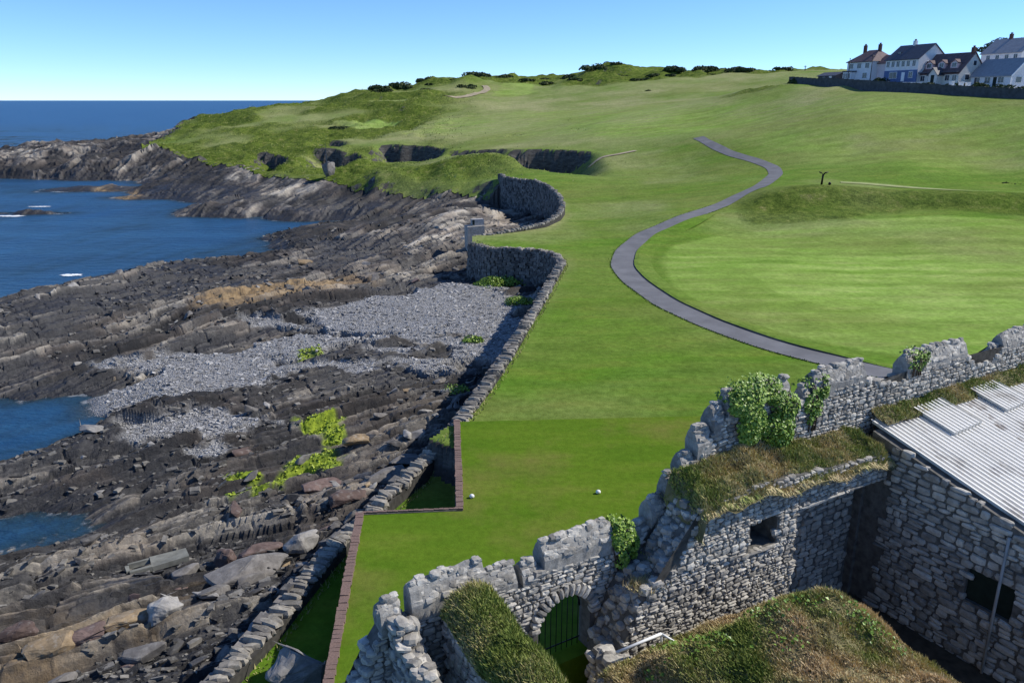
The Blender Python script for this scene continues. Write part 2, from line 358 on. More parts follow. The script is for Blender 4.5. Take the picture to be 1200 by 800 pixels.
_A[:_n, _n] = 1; _A[:_n, _n + 1] = _cx; _A[:_n, _n + 2] = _cy; _A[_n:, :_n] = _A[:_n, _n:].T
_w = np.linalg.solve(_A, np.concatenate([CP[:, 2], [0, 0, 0]]))
def z_land0(x, y):
    X, Y = _warp(x, y); z = _w[_n] + _w[_n + 1] * X + _w[_n + 2] * Y
    for i in range(_n): z = z + _w[i] * _tps((X - _cx[i]) ** 2 + (Y - _cy[i]) ** 2)
    return z

SCARP = [([(592, 176), (612, 171), (640, 169), (668, 174), (692, 188)], 203, 5.6, 40), ([(440, 182), (468, 167), (500, 166), (526, 180)], 252, 7.0, 40),
         ([(362, 182), (386, 171), (412, 172), (432, 181)], 252, 6.0, 36), ([(290, 191), (320, 183), (350, 184)], 250, 4.5, 28),
         ([(520, 181), (550, 175), (600, 173)], 224, 3.0, 18), ([(425, 180), (436, 177), (450, 181)], 250, 3.0, 18),
         ([(372, 166), (392, 160), (414, 165)], 278, 3.0, 16), ([(828, 172), (850, 183), (838, 196)], 186, 1.6, 10)]
SC = []
for px, yy, d, L in SCARP:
    w = [at_y(u, v, yy)[:2] for u, v in px]
    # the faces look seaward and towards the viewer
    n_ = len(w); w = [(p[0], p[1] + 1.5 * sin(pi * i / (n_ - 1)) + 7.0 - 14.0 * i / (n_ - 1)) for i, p in enumerate(w)]
    SC.append((np.array([p[0] for p in w]), np.array([p[1] for p in w]), d, L))

_bk = [at_y(u, v, yy)[:2] for u, v, yy in ((872, 243, 119), (900, 231, 122), (962, 225, 122), (1050, 229, 120), (1180, 235, 116), (1300, 240, 114))]
BKX = np.array([p[0] for p in _bk]); BKY = np.array([p[1] for p in _bk])
def rough_mask(x, y):
    """1 where the grass is left long"""
    r = sstep(0.02, 0.25, fbm(x / 40, y / 40, 61, 3) + 0.80 * sstep(330, 420, y) - 0.35 * sstep(330, 200, y) * 0 - 0.45)
    left = sstep(-8, -40, x - (y - 200) * 0.02) * sstep(140, 175, y)
    r = np.maximum(r, left * sstep(-0.25, 0.2, fbm(x / 25, y / 25, 63, 3) + 0.18))
    # the knoll by the bay, the bank behind the green
    r = np.maximum(r, np.exp(-(((x + 14) / 28) ** 2 + ((y - 182) / 18) ** 2) * 1.2))
    return np.clip(r, 0, 1)
def z_land(x, y):
    z = z_land0(x, y)
    rm = rough_mask(x, y)
    far = sstep(90, 170, y)
    z = z + far * (0.55 * fbm(x / 22, y / 22, 31, 3) + rm * (2.4 * fbm(x / 10, y / 10, 33, 4) + 0.8 * fbm(x / 3, y / 3, 35, 3)))
    z = z + sstep(370, 425, y) * (1 - 0.55 * sstep(60, 130, x)) * (5.5 * np.maximum(-0.1, fbm(x / 26, y / 22, 37, 4)) + 1.4 * fbm(x / 7, y / 7, 39, 3))
    z = z + 0.05 * fbm(x / 5, y / 5, 41, 3) * sstep(40, 60, y)
    # the turf knoll in front of the gully
    z = z + 1.8 * np.exp(-(((x + 12) / 20) ** 2 + ((y - 184) / 10) ** 2))
    cx_ = np.interp(x, BKX, BKY); rd = y - cx_; z = z + 1.5 * sstep(BKX[0] - 2, BKX[0] + 9, x) * np.where(rd < 0, sstep(-5.5, -0.5, rd), np.exp(-(rd / 7) ** 2))
    for sx, sy, d, L in SC:
        e = np.interp(x, sx, sy) + 3.2 * fbm(x / 6, y / 12, 51, 4); q = e - y
        tp = sstep(sx[0] - 2, sx[0] + 7, x) * sstep(sx[-1] + 2, sx[-1] - 7, x)
        z = z - d * tp * sstep(0, 1.6, q) * (1 - sstep(L * 0.35, L, q))
    return z

# ---- the lower strip between sea wall and tee
K1 = at_z(384, 822, 0); K2 = at_z(424, 603, 0); K3 = at_z(541, 598, 0); K4 = at_z(537, 494, 0); K5 = at_z(830, 487, 0)
PIT = [(p[0] - 1.6, p[1] + 1.2) for p in WALL1[:11]] + [(K4[0] + .15, K4[1] - 3.5), (K3[0] + .15, K3[1] + .1), (K3[0], K3[1] - .15), (K2[0] + .1, K2[1] - .15), (K1[0] + .1, K1[1]), (K1[0] + 1, 10), (-3, -5), (-14, -12)]
# ---- water
def zp(pts, z=SEA): return [tuple(at_z(u, v, z)[:2]) for u, v in pts]
WATERS = [zp([(-420, 440), (-100, 374), (0, 351), (44, 341), (91, 331), (128, 323), (216, 313), (290, 306), (331, 303), (334, 292), (303, 280), (337, 271), (398, 265), (410, 262), (400, 258.5), (337, 259), (270, 255.5),
              (209, 254), (213, 246), (243, 239), (202, 234), (150, 233), (150, 223), (182, 217), (135, 213.5), (54, 210.5), (0, 208.5), (-60, 207), (-120, 195)]) + [(-420, 330), (-900, 200), (-500, 40)],
          zp([(-260, 500), (0, 467), (60, 462), (105, 464), (128, 482), (122, 505), (95, 525), (40, 543), (0, 556), (-260, 600)]),
          zp([(-260, 640), (0, 597), (50, 590), (105, 597), (122, 612), (95, 630), (50, 643), (0, 655), (-260, 720)]),
          zp([(-120, 195), (-40, 183), (0, 178.5), (34, 176), (74, 174.5), (125, 173), (162, 171), (200, 170)]) + [(-182, 470), (-165, 520), (-80, 700), (100, 950), (-3000, 3000), (-3000, -500), (-420, 330)]]
SKERRY = [(at_z(118, 222, SEA), 14, 7.0, 1.5), (at_z(38, 250, SEA), 10, 3.0, 1.0), (at_z(160, 232, SEA), 10, 5, 1.2)]
PEB = zp([(318, 384), (400, 362), (470, 354), (545, 349), (612, 344), (602, 385), (565, 425), (500, 432), (430, 428), (400, 416), (340, 422), (300, 452), (260, 482), (215, 502), (165, 532), (132, 545), (122, 505), (105, 462), (140, 446), (190, 421), (240, 406), (290, 398)], -4.6)
ALG = [zp(q, -4.4) for q in ([(352, 492), (372, 486), (395, 490), (406, 504), (400, 519), (380, 521), (368, 508)], [(332, 540), (352, 530), (385, 528), (402, 534), (392, 545), (350, 548), (336, 557)],
                             [(266, 578), (300, 566), (345, 556), (352, 562), (310, 573), (272, 583)], [(345, 412), (372, 408), (376, 418), (350, 424)], [(272, 553), (298, 549), (300, 553), (276, 558)])]
OCH = [zp(q, -4.6) for q in ([(215, 352), (300, 338), (400, 325), (440, 330), (400, 350), (330, 362), (250, 368)], [(0, 748), (60, 725), (150, 725), (215, 712), (220, 745), (150, 770), (100, 800), (0, 830)],
                             [(95, 228), (110, 217), (165, 219), (160, 232)], [(0, 250), (80, 246), (80, 254), (0, 258)])]
def bedding(x, y):
    dx, dy = x + 102.0, y + 19.0
    return np.hypot(dx, dy), 100.0 * np.arctan2(dy, dx)
def water_dist(x, y):
    """metres to the nearest water, negative in the water"""
    d = np.full(x.shape, 1e9)
    for W in WATERS: d = np.minimum(d, -poly_sd(x, y, W))
    return d
def rock_relief(x, y):
    """bedded rock: tilted beds breaking off in ledges along the strike"""
    a, b = bedding(x, y)
    wb = b + 1.5 * fbm(x / 17, y / 17, 3, 3); wa = a + 1.0 * fbm(x / 5, y / 5, 7, 3)
    z = 1.5 * fbm(wb / 7, wa / 26, 11, 3) + 0.9 * fbm(x / 13, y / 13, 15, 3)
    z = z - 0.8 * sstep(0.70, 0.86, vn(wb / 3.1 + 4, wa / 20, 16))
    tone = 0.30 + 0.55 * fbm(wb / 4.5, wa / 30, 18, 3) + 0.25 * fbm(x / 9, y / 9, 20, 3)
    for k, (lam, L, A_, gr) in enumerate(((2.9, 9.0, 0.85, 0.30), (1.15, 4.2, 0.50, 0.26), (0.46, 1.7, 0.23, 0.12))):
        ph = wb / lam + 1.1 * (vn(wa / (L * 2.2), wb / (lam * 4), 60 + k) - 0.5); row = np.floor(ph); f = ph - row
        hr = _h(row, row * 0, 70 + k); ra = wa / (L * (0.8 + 0.8 * hr)) + hr * 17 + 0.25 * (vn(x / L * 2, y / L * 2, 66 + k)); col = np.floor(ra); fa = ra - col
        h = _h(row, col, 80 + k); h2 = _h(row, col, 90 + k)
        ea = np.minimum(fa, 1 - fa) * L
        saw = np.where(f < 0.10, 1 - f / 0.10, (f - 0.10) / 0.90) ** 0.8          # drops sharply, then climbs to the next edge
        saw = 1 - saw
        z = z + A_ * (0.15 + 1.1 * h * h) * (saw - 0.35) + A_ * 0.35 * (h2 - 0.5) + A_ * 0.3 * (fa - 0.5) * (h2 - 0.5)
        z = z - gr * (0.15 + h2) * sstep(0.10 * lam + 0.05, 0, ea)
        tone = tone + (0.34, 0.34, 0.26)[k] * (h2 - 0.45) + 0.10 * (saw - 0.5)
    z = z + 0.16 * fbm(x / 0.8, y / 0.8, 17, 3)
    return z, b, tone
def z_shore(x, y, full=False):
    d = water_dist(x, y)
    d = d + 1.6 * fbm(x / 7, y / 7, 21, 3)
    base = SEA + 0.32 * sstep(-1.5, 1.0, d) + np.where(d > 0, 0.75 * sstep(0, 5, d) + np.minimum(d, 30) * 0.045, np.maximum(d * 0.30, -4))
    far = sstep(210, 260, y)
    dn = poly_sd(x, y, NATW, False)
    base = base + np.where(d > 0, 3.9 * np.clip(1 - dn / 46, 0, 1) * np.clip(d / 28, 0, 1) * sstep(3, -14, x), 0)
    base = base + far * np.where(d > 0, np.minimum(d, 45) * 0.045, 0)
    for c, rx, ry, hh in SKERRY: base = np.maximum(base, SEA - 0.9 + (hh + 0.8) * np.exp(-(((x - c[0]) / rx) ** 2 + ((y - c[1]) / ry) ** 2) * 1.1))
    rel, bed, tone = rock_relief(x, y)
    pe = poly_sd(x, y, PEB) * 0.5 + 6.5 * fbm(x / 6.5, y / 3.6, 23, 5) - 0.2 + 1.0 * sstep(-14, -4, x)
    pm = sstep(-0.3, 0.9, pe)
    amp = np.where(d > 0, sstep(-1.5, 3, d) * 0.85 + 0.15, 0.5) * (1 - 0.93 * pm) * (1 + 0.9 * far)
    z = base + rel * amp + pm * 0.1
    # tall grey rocks stand on the far spit
    z = z + far * np.where(d > 0, 1.8 * np.maximum(0, fbm(x / 13, y / 20, 25, 4)) * sstep(2, 14, d), 0)
    # the lowest hollows of the shore hold no standing sea
    if not full: return z
    alg = np.zeros_like(x); och = np.zeros_like(x)
    for q in ALG: alg = np.maximum(alg, sstep(-0.25, 0.25, poly_sd(x, y, q) + 1.1 * fbm(x / 0.9, y / 0.9, 27, 4)))
    for q in OCH: och = np.maximum(och, sstep(-2.0, 2.0, poly_sd(x, y, q) + 3.5 * fbm(x / 4, y / 4, 29, 4)))
    drk = sstep(0.0, 0.22, fbm(x / 12, y / 10, 43, 4) + 0.12)
    wet = np.clip(np.maximum(sstep(SEA + 1.25, SEA + 0.45, z), 0.95 * drk * sstep(-2.7, -3.6, z)) * (1 - och * .8) * (1 - .75 * sstep(.45, .7, tone)), 0, 1) * (1 - 0.85 * far)
    tone = np.clip(tone + 0.10 * sstep(-4.2, -2.5, z) + (-0.14) * far - 0.14 * sstep(95, 135, y) * (1 - far), 0, 1)
    return z, pm, och, alg * (1 - pm * .3), bed, wet, tone

def height(x, y):
    x = np.asarray(x, float); y = np.asarray(y, float)
    sd, ids = poly_sd(x, y, LAND, True, True)
    w = np.array([p[2] for p in LAND])[ids]
    zl = z_land(x, y); zs = z_shore(x, y)
    pit = poly_sd(x, y, PIT)
    zl = zl + (-2.05 - zl) * sstep(-0.02, 0.12, pit) * sstep(39.2, 37.2, y)
    ra_ = (x - 1.6) * cos(radians(31)) + (y - 21.0) * sin(radians(31)); rn_ = (x - 1.6) * sin(radians(31)) - (y - 21.0) * cos(radians(31))
    zl = np.where((rn_ > -0.35) & (ra_ > -6.6) & (ra_ < 60), -2.4, zl)
    nat = w > 2
    wj = np.where(nat, w * (0.7 + 0.9 * vn(x / 6, y / 6, 45)), w)
    t = sstep(-1, 0, np.where(nat, 0, 0.40) / 0.35 + sd / wj + np.where(nat, 0.35 * fbm(x / 2.5, y / 2.5, 47, 3), 0))
    return zs + (zl - zs) * t, sd
def z_at(x, y): return float(height(np.array([x]), np.array([y]))[0][0])
def hit(u, v, y0=8.0, y1=700.0):
    """where the view ray through a photo pixel meets the ground"""
    d = ray(u, v); ys = np.geomspace(y0, y1, 900); s = ys / d[1]
    x = d[0] * s; z = CAMH + d[2] * s; g = z_land0(x, ys); k = np.argmax(z < g)
    if k == 0: k = len(ys) - 1
    f0 = z[k - 1] - g[k - 1]; f1 = z[k] - g[k]; t = f0 / (f0 - f1 + 1e-9); yy = ys[k - 1] + (ys[k] - ys[k - 1]) * t
    return np.array([d[0] * yy / d[1], yy])

# ------------------------------------------------------------------ ground and shore sheets (tessellation gets coarser with distance)
def fan(t0, t1, dt, y0, y1, dy):
    ys = [y0]
    while ys[-1] < y1: ys.append(ys[-1] + dy * (ys[-1] + 6))
    ts = np.arange(t0, t1 + dt, dt); ys = np.array(ys)
    T_, Y_ = np.meshgrid(ts, ys); return T_ * (Y_ + 6), Y_
def grid_faces(nr, nc):
    i = np.arange(nr - 1)[:, None] * nc + np.arange(nc - 1)[None, :]
    return np.stack([i, i + 1, i + nc + 1, i + nc], -1).reshape(-1, 4)
def compact(verts, faces, *arrs):
    used = np.zeros(len(verts), bool); used[faces.ravel()] = True
    idx = np.cumsum(used) - 1
    return (verts[used], idx[faces]) + tuple(a[used] for a in arrs)

def ppoly(px): return [tuple(hit(u, v)) for u, v in px]
FAIR = [ppoly([(774, 305), (790, 288), (850, 274), (930, 265), (1000, 258), (1100, 252), (1250, 264), (1350, 300), (1350, 440), (1150, 432), (1000, 408), (900, 387), (830, 362), (788, 335)])]
GREEN = [ppoly([(880, 322), (940, 304), (1030, 297), (1110, 299), (1200, 310), (1300, 340), (1250, 372), (1120, 378), (1000, 366), (910, 346)]),
         ppoly([(390, 144), (430, 140), (470, 141), (460, 147), (420, 149)]), ppoly([(430, 119), (470, 115.5), (480, 118), (455, 121)]),
         ppoly([(575, 112), (590, 97), (625, 96), (628, 108), (600, 115)])]
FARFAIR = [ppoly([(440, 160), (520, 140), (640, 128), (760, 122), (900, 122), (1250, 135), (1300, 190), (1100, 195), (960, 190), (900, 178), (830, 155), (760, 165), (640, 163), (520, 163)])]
def build_ground():
    X, Y = fan(-0.85, 1.05, 0.0042, 2.0, 1000.0, 0.0058); nr, nc = X.shape; x = X.ravel(); y = Y.ravel()
    z, sd = height(x, y)
    mow = np.zeros_like(x)
    for q in FAIR: mow = np.maximum(mow, 0.75 * sstep(-.5, .5, poly_sd(x, y, q)))
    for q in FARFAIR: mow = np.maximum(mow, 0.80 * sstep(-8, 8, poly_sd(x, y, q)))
    for q in GREEN: mow = np.maximum(mow, 1.15 * sstep(-.6, .6, poly_sd(x, y, q)))
    stripe = 0.5 + 0.5 * np.sin(y * 2 * pi / 5.2 + 0.25 * x / 5.2 + 1.5 * fbm(x / 30, y / 8, 65, 2))
    mow = mow * (0.66 + 0.42 * stripe) + (1 - mow) * 0.12 * sstep(40, 60, y)
    rgh = rough_mask(x, y) * (1 - sstep(0.3, 0.6, mow))
    bank = poly_sd(x, y, BANK); rgh = np.maximum(rgh, 0.75 * sstep(-0.5, 1.5, bank + 1.5 * fbm(x / 3, y / 3, 67, 3)))
    edge = sstep(2.2, 0.0, sd) * sstep(38, 60, y); 
    dry = np.clip(0.15 + 0.7 * sstep(130, 260, y) * (1 - 0.2 * mow) + 0.55 * sstep(-.1, .35, fbm(x / 18, y / 18, 69, 4)) + 0.6 * edge, 0, 1)  # dry patches and edges, plus painted haze that grows with distance
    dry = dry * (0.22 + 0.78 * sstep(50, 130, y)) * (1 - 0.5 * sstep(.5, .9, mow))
    f = grid_faces(nr, nc); fs = sd[f].min(1)
    nat = np.array([p[2] for p in LAND])[poly_sd(x, y, LAND, True, True)[1]]
    keep = (fs > -0.30) | ((fs > -6) & (nat[f].min(1) > 2) & (y[f].min(1) > 140))
    f = f[keep]
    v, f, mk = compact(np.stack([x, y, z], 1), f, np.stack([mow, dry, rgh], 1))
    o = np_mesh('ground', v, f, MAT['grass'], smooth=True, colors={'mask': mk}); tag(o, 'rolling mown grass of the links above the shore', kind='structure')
    return o
BANK = ppoly([(868, 250), (900, 232), (960, 226), (1060, 230), (1200, 236), (1300, 240), (1300, 262), (1180, 252), (1080, 245), (1000, 256), (930, 263), (880, 263)])
build_ground()

def shore_patch(name, X, Y, cond, label):
    nr, nc = X.shape; x = X.ravel(); y = Y.ravel()
    sd, ids = poly_sd(x, y, LAND, True, True); nat = np.array([p[2] for p in LAND])[ids] > 2
    pre = (sd < np.where(nat, 0.3, 0.0) + 0.002 * y) & ((water_dist(x, y) > -9) | (np.hypot(x - SKERRY[0][0][0], y - SKERRY[0][0][1]) < 26) | (np.hypot(x - SKERRY[1][0][0], y - SKERRY[1][0][1]) < 20)) & cond(x, y)
    f = grid_faces(nr, nc); f = f[pre[f].all(1)]
    v, f, x, y, sd, nat = compact(np.stack([x, y, x * 0], 1), f, x, y, sd, nat)
    z, pm, och, alg, bed, wet, tone = z_shore(x, y, True)
    hz, _ = height(x, y)
    z = np.where(nat, hz - 0.12, z)
    z = np.where((sd > -0.4) & ~nat, np.minimum(z, -3.0), z)
    o = np_mesh(name, np.stack([x, y, z], 1), f, MAT['rock'], smooth=False, colors={'mask': np.stack([pm, och, alg], 1)}, attrs={'bed': bed, 'wet': wet, 'block': tone})
    tag(o, label, kind='structure'); return o
def build_shore():
    # near shore: a grid laid along the strike of the beds, so that every ledge keeps a clean edge
    th = [radians(12)]
    while th[-1] < radians(82):
        D = 38 * math.exp((math.degrees(th[-1]) - 28) / 36 * 1.19); th.append(th[-1] + max(0.065, 0.0021 * D) / 115.0)
    R_, TH = np.meshgrid(np.arange(40, 190, 0.15), np.array(th)); X = -102 + R_ * np.cos(TH); Y = -19 + R_ * np.sin(TH)
    shore_patch('rocky_shore', X, Y, lambda x, y: (np.abs(x) < 0.95 * (y + 6)) & (y < 128) & (y > 14), 'dark layered bedrock of the near foreshore with a pebble beach')
    X, Y = fan(-0.92, 0.12, 0.0026, 126.0, 520.0, 0.0034)
    shore_patch('rocky_shore', X, Y, lambda x, y: y > 125, 'grey rock platform and spit beyond the inlet')
build_shore()

def build_sea():
    X, Y = fan(-0.95, 0.25, 0.008, 12.0, 640.0, 0.011); nr, nc = X.shape; x = X.ravel(); y = Y.ravel()
    dep = np.clip(SEA - z_shore(x, y), 0, 3) / 3.0 + 0.02
    v = np.stack([x, y, x * 0 + SEA], 1); f = grid_faces(nr, nc)
    n0 = len(v)
    # the open sea beyond, out to the horizon: rings joined to the patch border
    def row_join(idx, pts):
        nonlocal v, f, dep
        b = len(v); v = np.vstack([v, pts]); dep = np.concatenate([dep, np.ones(len(pts))])
        q = np.stack([idx[:-1], idx[1:], np.arange(b + 1, b + len(idx)), np.arange(b, b + len(idx) - 1)], 1); f = np.vstack([f, q])
        return np.arange(b, b + len(idx))
    top = np.arange((nr - 1) * nc, nr * nc); base = v[top].copy()
    idx = top
    for k in (1.6, 3, 8, 25, 80):
        p = base.copy(); p[:, :2] *= k; idx = row_join(idx, p)
    left = np.arange(0, nr * nc, nc); base = v[left].copy(); idx = left
    for dx in (60, 400, 3000, 40000):
        p = base.copy(); p[:, 0] -= dx; idx = row_join(idx, p)
    # corner between the two
    b = len(v); c = np.array([[-1e5, base[-1, 1], SEA], [-1e5, 52000, SEA], [base[-1, 0] * 80, base[-1, 1] * 80, SEA]])
    v = np.vstack([v, v[top[0]][None], c]); dep = np.concatenate([dep, np.ones(4)]); f = np.vstack([f, [[b, b + 3, b + 2, b + 1]]])
    v[n0:, 2] = SEA
    v[b:, 2] = SEA - 0.003
    o = np_mesh('sea', v, f, MAT['sea'], smooth=True, attrs={'depth': dep}); tag(o, 'deep blue sea running in between the rocks', kind='structure')
build_sea()
# sea bed so that the shallows have something under them
box('seabed', (-300, 300, -10.2), (1600, 1400, 0.3), MAT['rock'])['kind'] = 'structure'

# ------------------------------------------------------------------ stones: a few shared shapes
def make_stone(seed, cuts=1, jit=0.07, rnd=0.22):
    r = random.Random(seed); bm = bmesh.new(); bmesh.ops.create_cube(bm, size=1.0)
    if cuts: bmesh.ops.subdivide_edges(bm, edges=bm.edges[:], cuts=cuts, use_grid_fill=True)
    for v in bm.verts:
        c = v.co; n_ = sum(1 for k in c if abs(abs(k) - .5) < 1e-4)
        s = 1 - rnd * (n_ - 1) * 0.5
        v.co = Vector((c.x * s + r.uniform(-jit, jit), c.y * s + r.uniform(-jit, jit), c.z * s + r.uniform(-jit, jit)))
    bmesh.ops.triangulate(bm, faces=bm.faces[:])
    V = np.array([v.co[:] for v in bm.verts]); Fc = np.array([[v.index for v in f.verts] for f in bm.faces]); bm.free()
    return V, Fc
for_ix = None
def _stone_lib(n, cuts, jit, rnd, seed):
    L = []
    for i in range(n):
        V, Fc = make_stone(seed + i, cuts, jit, rnd); L.append((V, Fc))
    return L
ST_HI = _stone_lib(8, 1, 0.07, 0.25, 100); ST_LO = _stone_lib(8, 0, 0.09, 0.0, 200)
_mesh_cache = {}
def stone_mesh(i, mat, lib='hi', name='stone'):
    k = (i, mat.name, lib)
    if k not in _mesh_cache:
        V, Fc = (ST_HI if lib == 'hi' else ST_LO)[i]
        me = bpy.data.meshes.new(name); me.from_pydata(V.tolist(), [], Fc.tolist()); me.materials.append(mat); _mesh_cache[k] = me
    return _mesh_cache[k]
def put_stones(parent, name, specs, mat, limit=300, lib_rest='lo', stuff_name=None, key=None, lib='hi'):
    """specs: list of (centre, ex, ey, ez) with ex.. scaled axes. The largest in view become objects, the rest one part."""
    if key is None:
        key = lambda s: (np.linalg.norm(np.cross(s[1], s[3])) / (s[0][0] ** 2 + s[0][1] ** 2 + (CAMH - s[0][2]) ** 2)) * (1.0 if in_view(s[0]) else 0.001)
    specs = sorted(specs, key=key, reverse=True)
    for s in specs[:limit]:
        o = bpy.data.objects.new(name, stone_mesh(random.randrange(8), mat, lib, name)); COL.objects.link(o); o.parent = parent
        off = OFF.get(parent.name, Vector((0, 0, 0)))
        m = Matrix(((s[1][0], s[2][0], s[3][0], s[0][0] - off.x), (s[1][1], s[2][1], s[3][1], s[0][1] - off.y), (s[1][2], s[2][2], s[3][2], s[0][2] - off.z), (0, 0, 0, 1)))
        o.matrix_basis = m
    rest = specs[limit:]
    if rest:
        o = join_stones(stuff_name or name + 's', rest, mat, parent, ST_HI if lib_rest == 'hi' else ST_LO); o['kind'] = 'stuff'
def join_stones(name, specs, mat, parent, lib):
    Vs, Fs, Ts = [], [], []; n0 = 0
    for s in specs:
        V, Fc = lib[random.randrange(len(lib))]
        W_ = s[0] + V[:, :1] * s[1] + V[:, 1:2] * s[2] + V[:, 2:3] * s[3]
        Vs.append(W_); Fs.append(Fc + n0); n0 += len(V); Ts.append(np.full(len(V), random.random()))
    return np_mesh(name, np.vstack(Vs), np.vstack(Fs), mat, parent, attrs={'tint': np.concatenate(Ts)})
def proj(p):
    d = np.array([p[0], p[1], p[2] - CAMH]); zc = d[1] * cos(PITCH) - d[2] * sin(PITCH)
    if zc <= 0.1: return (-9999, -9999)
    return 600 + FPX * d[0] / zc, 400 - FPX * (d[1] * sin(PITCH) + d[2] * cos(PITCH)) / zc
def in_view(p):
    u, v = proj(p); return -10 < u < 1210 and -10 < v < 810
def A3(*c): return np.array(c, float)

def resample(pts, step):
    pts = np.array(pts, float); seg = np.linalg.norm(np.diff(pts[:, :2], axis=0), axis=1); s = np.concatenate([[0], np.cumsum(seg)])
    t = np.linspace(0, s[-1], max(2, int(s[-1] / step) + 1))
    return np.stack([np.interp(t, s, pts[:, k]) for k in range(pts.shape[1])], 1)
def smooth_line(pts, step, it=3, keep=2):
    p = resample(pts, step)
    for _ in range(it):
        q = p.copy(); q[1:-1] = (p[:-2] + 2 * p[1:-1] + p[2:]) / 4; p = q
    return p

MAT['wall_shade_fill'] = plain('shade_dark_wall_fill', (0.05, 0.047, 0.042), 0.95, 0.4, 4.0)  # sea wall core, toned down so its colour carries the cove's shade
# ------------------------------------------------------------------ sea walls
def sea_wall(name, line, label, width, side, bottom, cope):
    """side +1: the beach lies to the left of the line's direction"""
    P = smooth_line(line, 0.5, 4); n = len(P)
    d = np.gradient(P[:, :2], axis=0); d /= np.linalg.norm(d, axis=1)[:, None]; nl = np.stack([-d[:, 1], d[:, 0]], 1) * side
    root = empty(name, (P[0, 0], P[0, 1], bottom)); tag(root, label, 'sea wall', kind='thing')
    h = width / 2; V = []
    for i in range(n):
        x, y, z = P[i]; zt = z - 0.22
        for off, zz in ((h + 0.25, bottom), (h, zt), (-h, zt), (-h, zt - 1.6)): V.append((x + nl[i, 0] * off, y + nl[i, 1] * off, zz))
    F4 = []
    for i in range(n - 1):
        for k in range(3): F4.append((i * 4 + k, i * 4 + k + 1, i * 4 + 5 + k, i * 4 + 4 + k))
    F4 += [(0, 1, 2, 3), (n * 4 - 1, n * 4 - 2, n * 4 - 3, n * 4 - 4)]
    np_mesh('core', V, F4, MAT['wall_shade_fill'], root)
    # coping stones set on edge
    specs = []; s = 0.0; C = resample(P, 0.05); L = len(C) * 0.05; dist = 0
    while dist < L - 0.3:
        k = int(dist / 0.05); c = C[k]; e = C[min(k + 4, len(C) - 1)] - C[max(k - 4, 0)]; e = e[:2] / (np.linalg.norm(e[:2]) + 1e-9)
        yd = c[1]; th = random.uniform(0.17, 0.38) * cope * (1 + 0.006 * max(0, yd - 40))
        ln = width * random.uniform(0.75, 1.25); hh = random.uniform(0.26, 0.42) * (1 + 0.003 * max(0, yd - 40))
        an_ = random.gauss(0, 0.22); lean = random.gauss(0.15, 0.16)
        ex = A3(e[0] * cos(an_) - e[1] * sin(an_), e[0] * sin(an_) + e[1] * cos(an_), 0); ey = A3(-ex[1], ex[0], 0)
        ez = A3(0, 0, 1) * cos(lean) + ex * sin(lean); ex2 = ex * cos(lean) - A3(0, 0, 1) * sin(lean)
        ofs = random.gauss(0, 0.07)
        specs.append((A3(c[0] + ey[0] * ofs, c[1] + ey[1] * ofs, c[2] - 0.12 + random.gauss(0, 0.05)), ex2 * th * 1.15, ey * ln, ez * hh))
        dist += th * random.uniform(0.85, 1.15)
    put_stones(root, 'coping_stone', specs, MAT['cope_stone'], 300, 'lo')
    # rubble face towards the beach
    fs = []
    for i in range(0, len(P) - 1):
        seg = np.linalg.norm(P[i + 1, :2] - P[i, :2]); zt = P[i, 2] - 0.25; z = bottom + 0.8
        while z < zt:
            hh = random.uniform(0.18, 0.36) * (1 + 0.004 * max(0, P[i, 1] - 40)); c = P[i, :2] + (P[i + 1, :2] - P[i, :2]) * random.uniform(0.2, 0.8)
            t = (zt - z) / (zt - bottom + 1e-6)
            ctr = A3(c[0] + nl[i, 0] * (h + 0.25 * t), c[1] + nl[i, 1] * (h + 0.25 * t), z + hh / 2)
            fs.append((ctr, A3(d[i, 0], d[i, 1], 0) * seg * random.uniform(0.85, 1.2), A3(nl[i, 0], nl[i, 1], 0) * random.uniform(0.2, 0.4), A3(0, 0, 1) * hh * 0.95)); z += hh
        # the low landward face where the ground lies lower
    o = join_stones('face_stones', fs, MAT['boulder'], root, ST_LO); o['kind'] = 'stuff'  # darker stone than the coping: shade on the wall face put into colour
    return root, P
SW1, SWP1 = sea_wall('sea_wall', WALL1, 'long curving drystone sea wall with upright coping stones along the tee and fairway', 0.78, 1, -5.6, 1.0)
_l = WALL2[-1]
SW2, SWP2 = sea_wall('sea_wall', WALL2 + [_l + A3(-3, 4, 0.1), _l + A3(-4, 10, 0.2)], 'drystone retaining wall curving round the dark rocky cove beyond the headland stub', 0.7, 1, -5.4, 1.1)

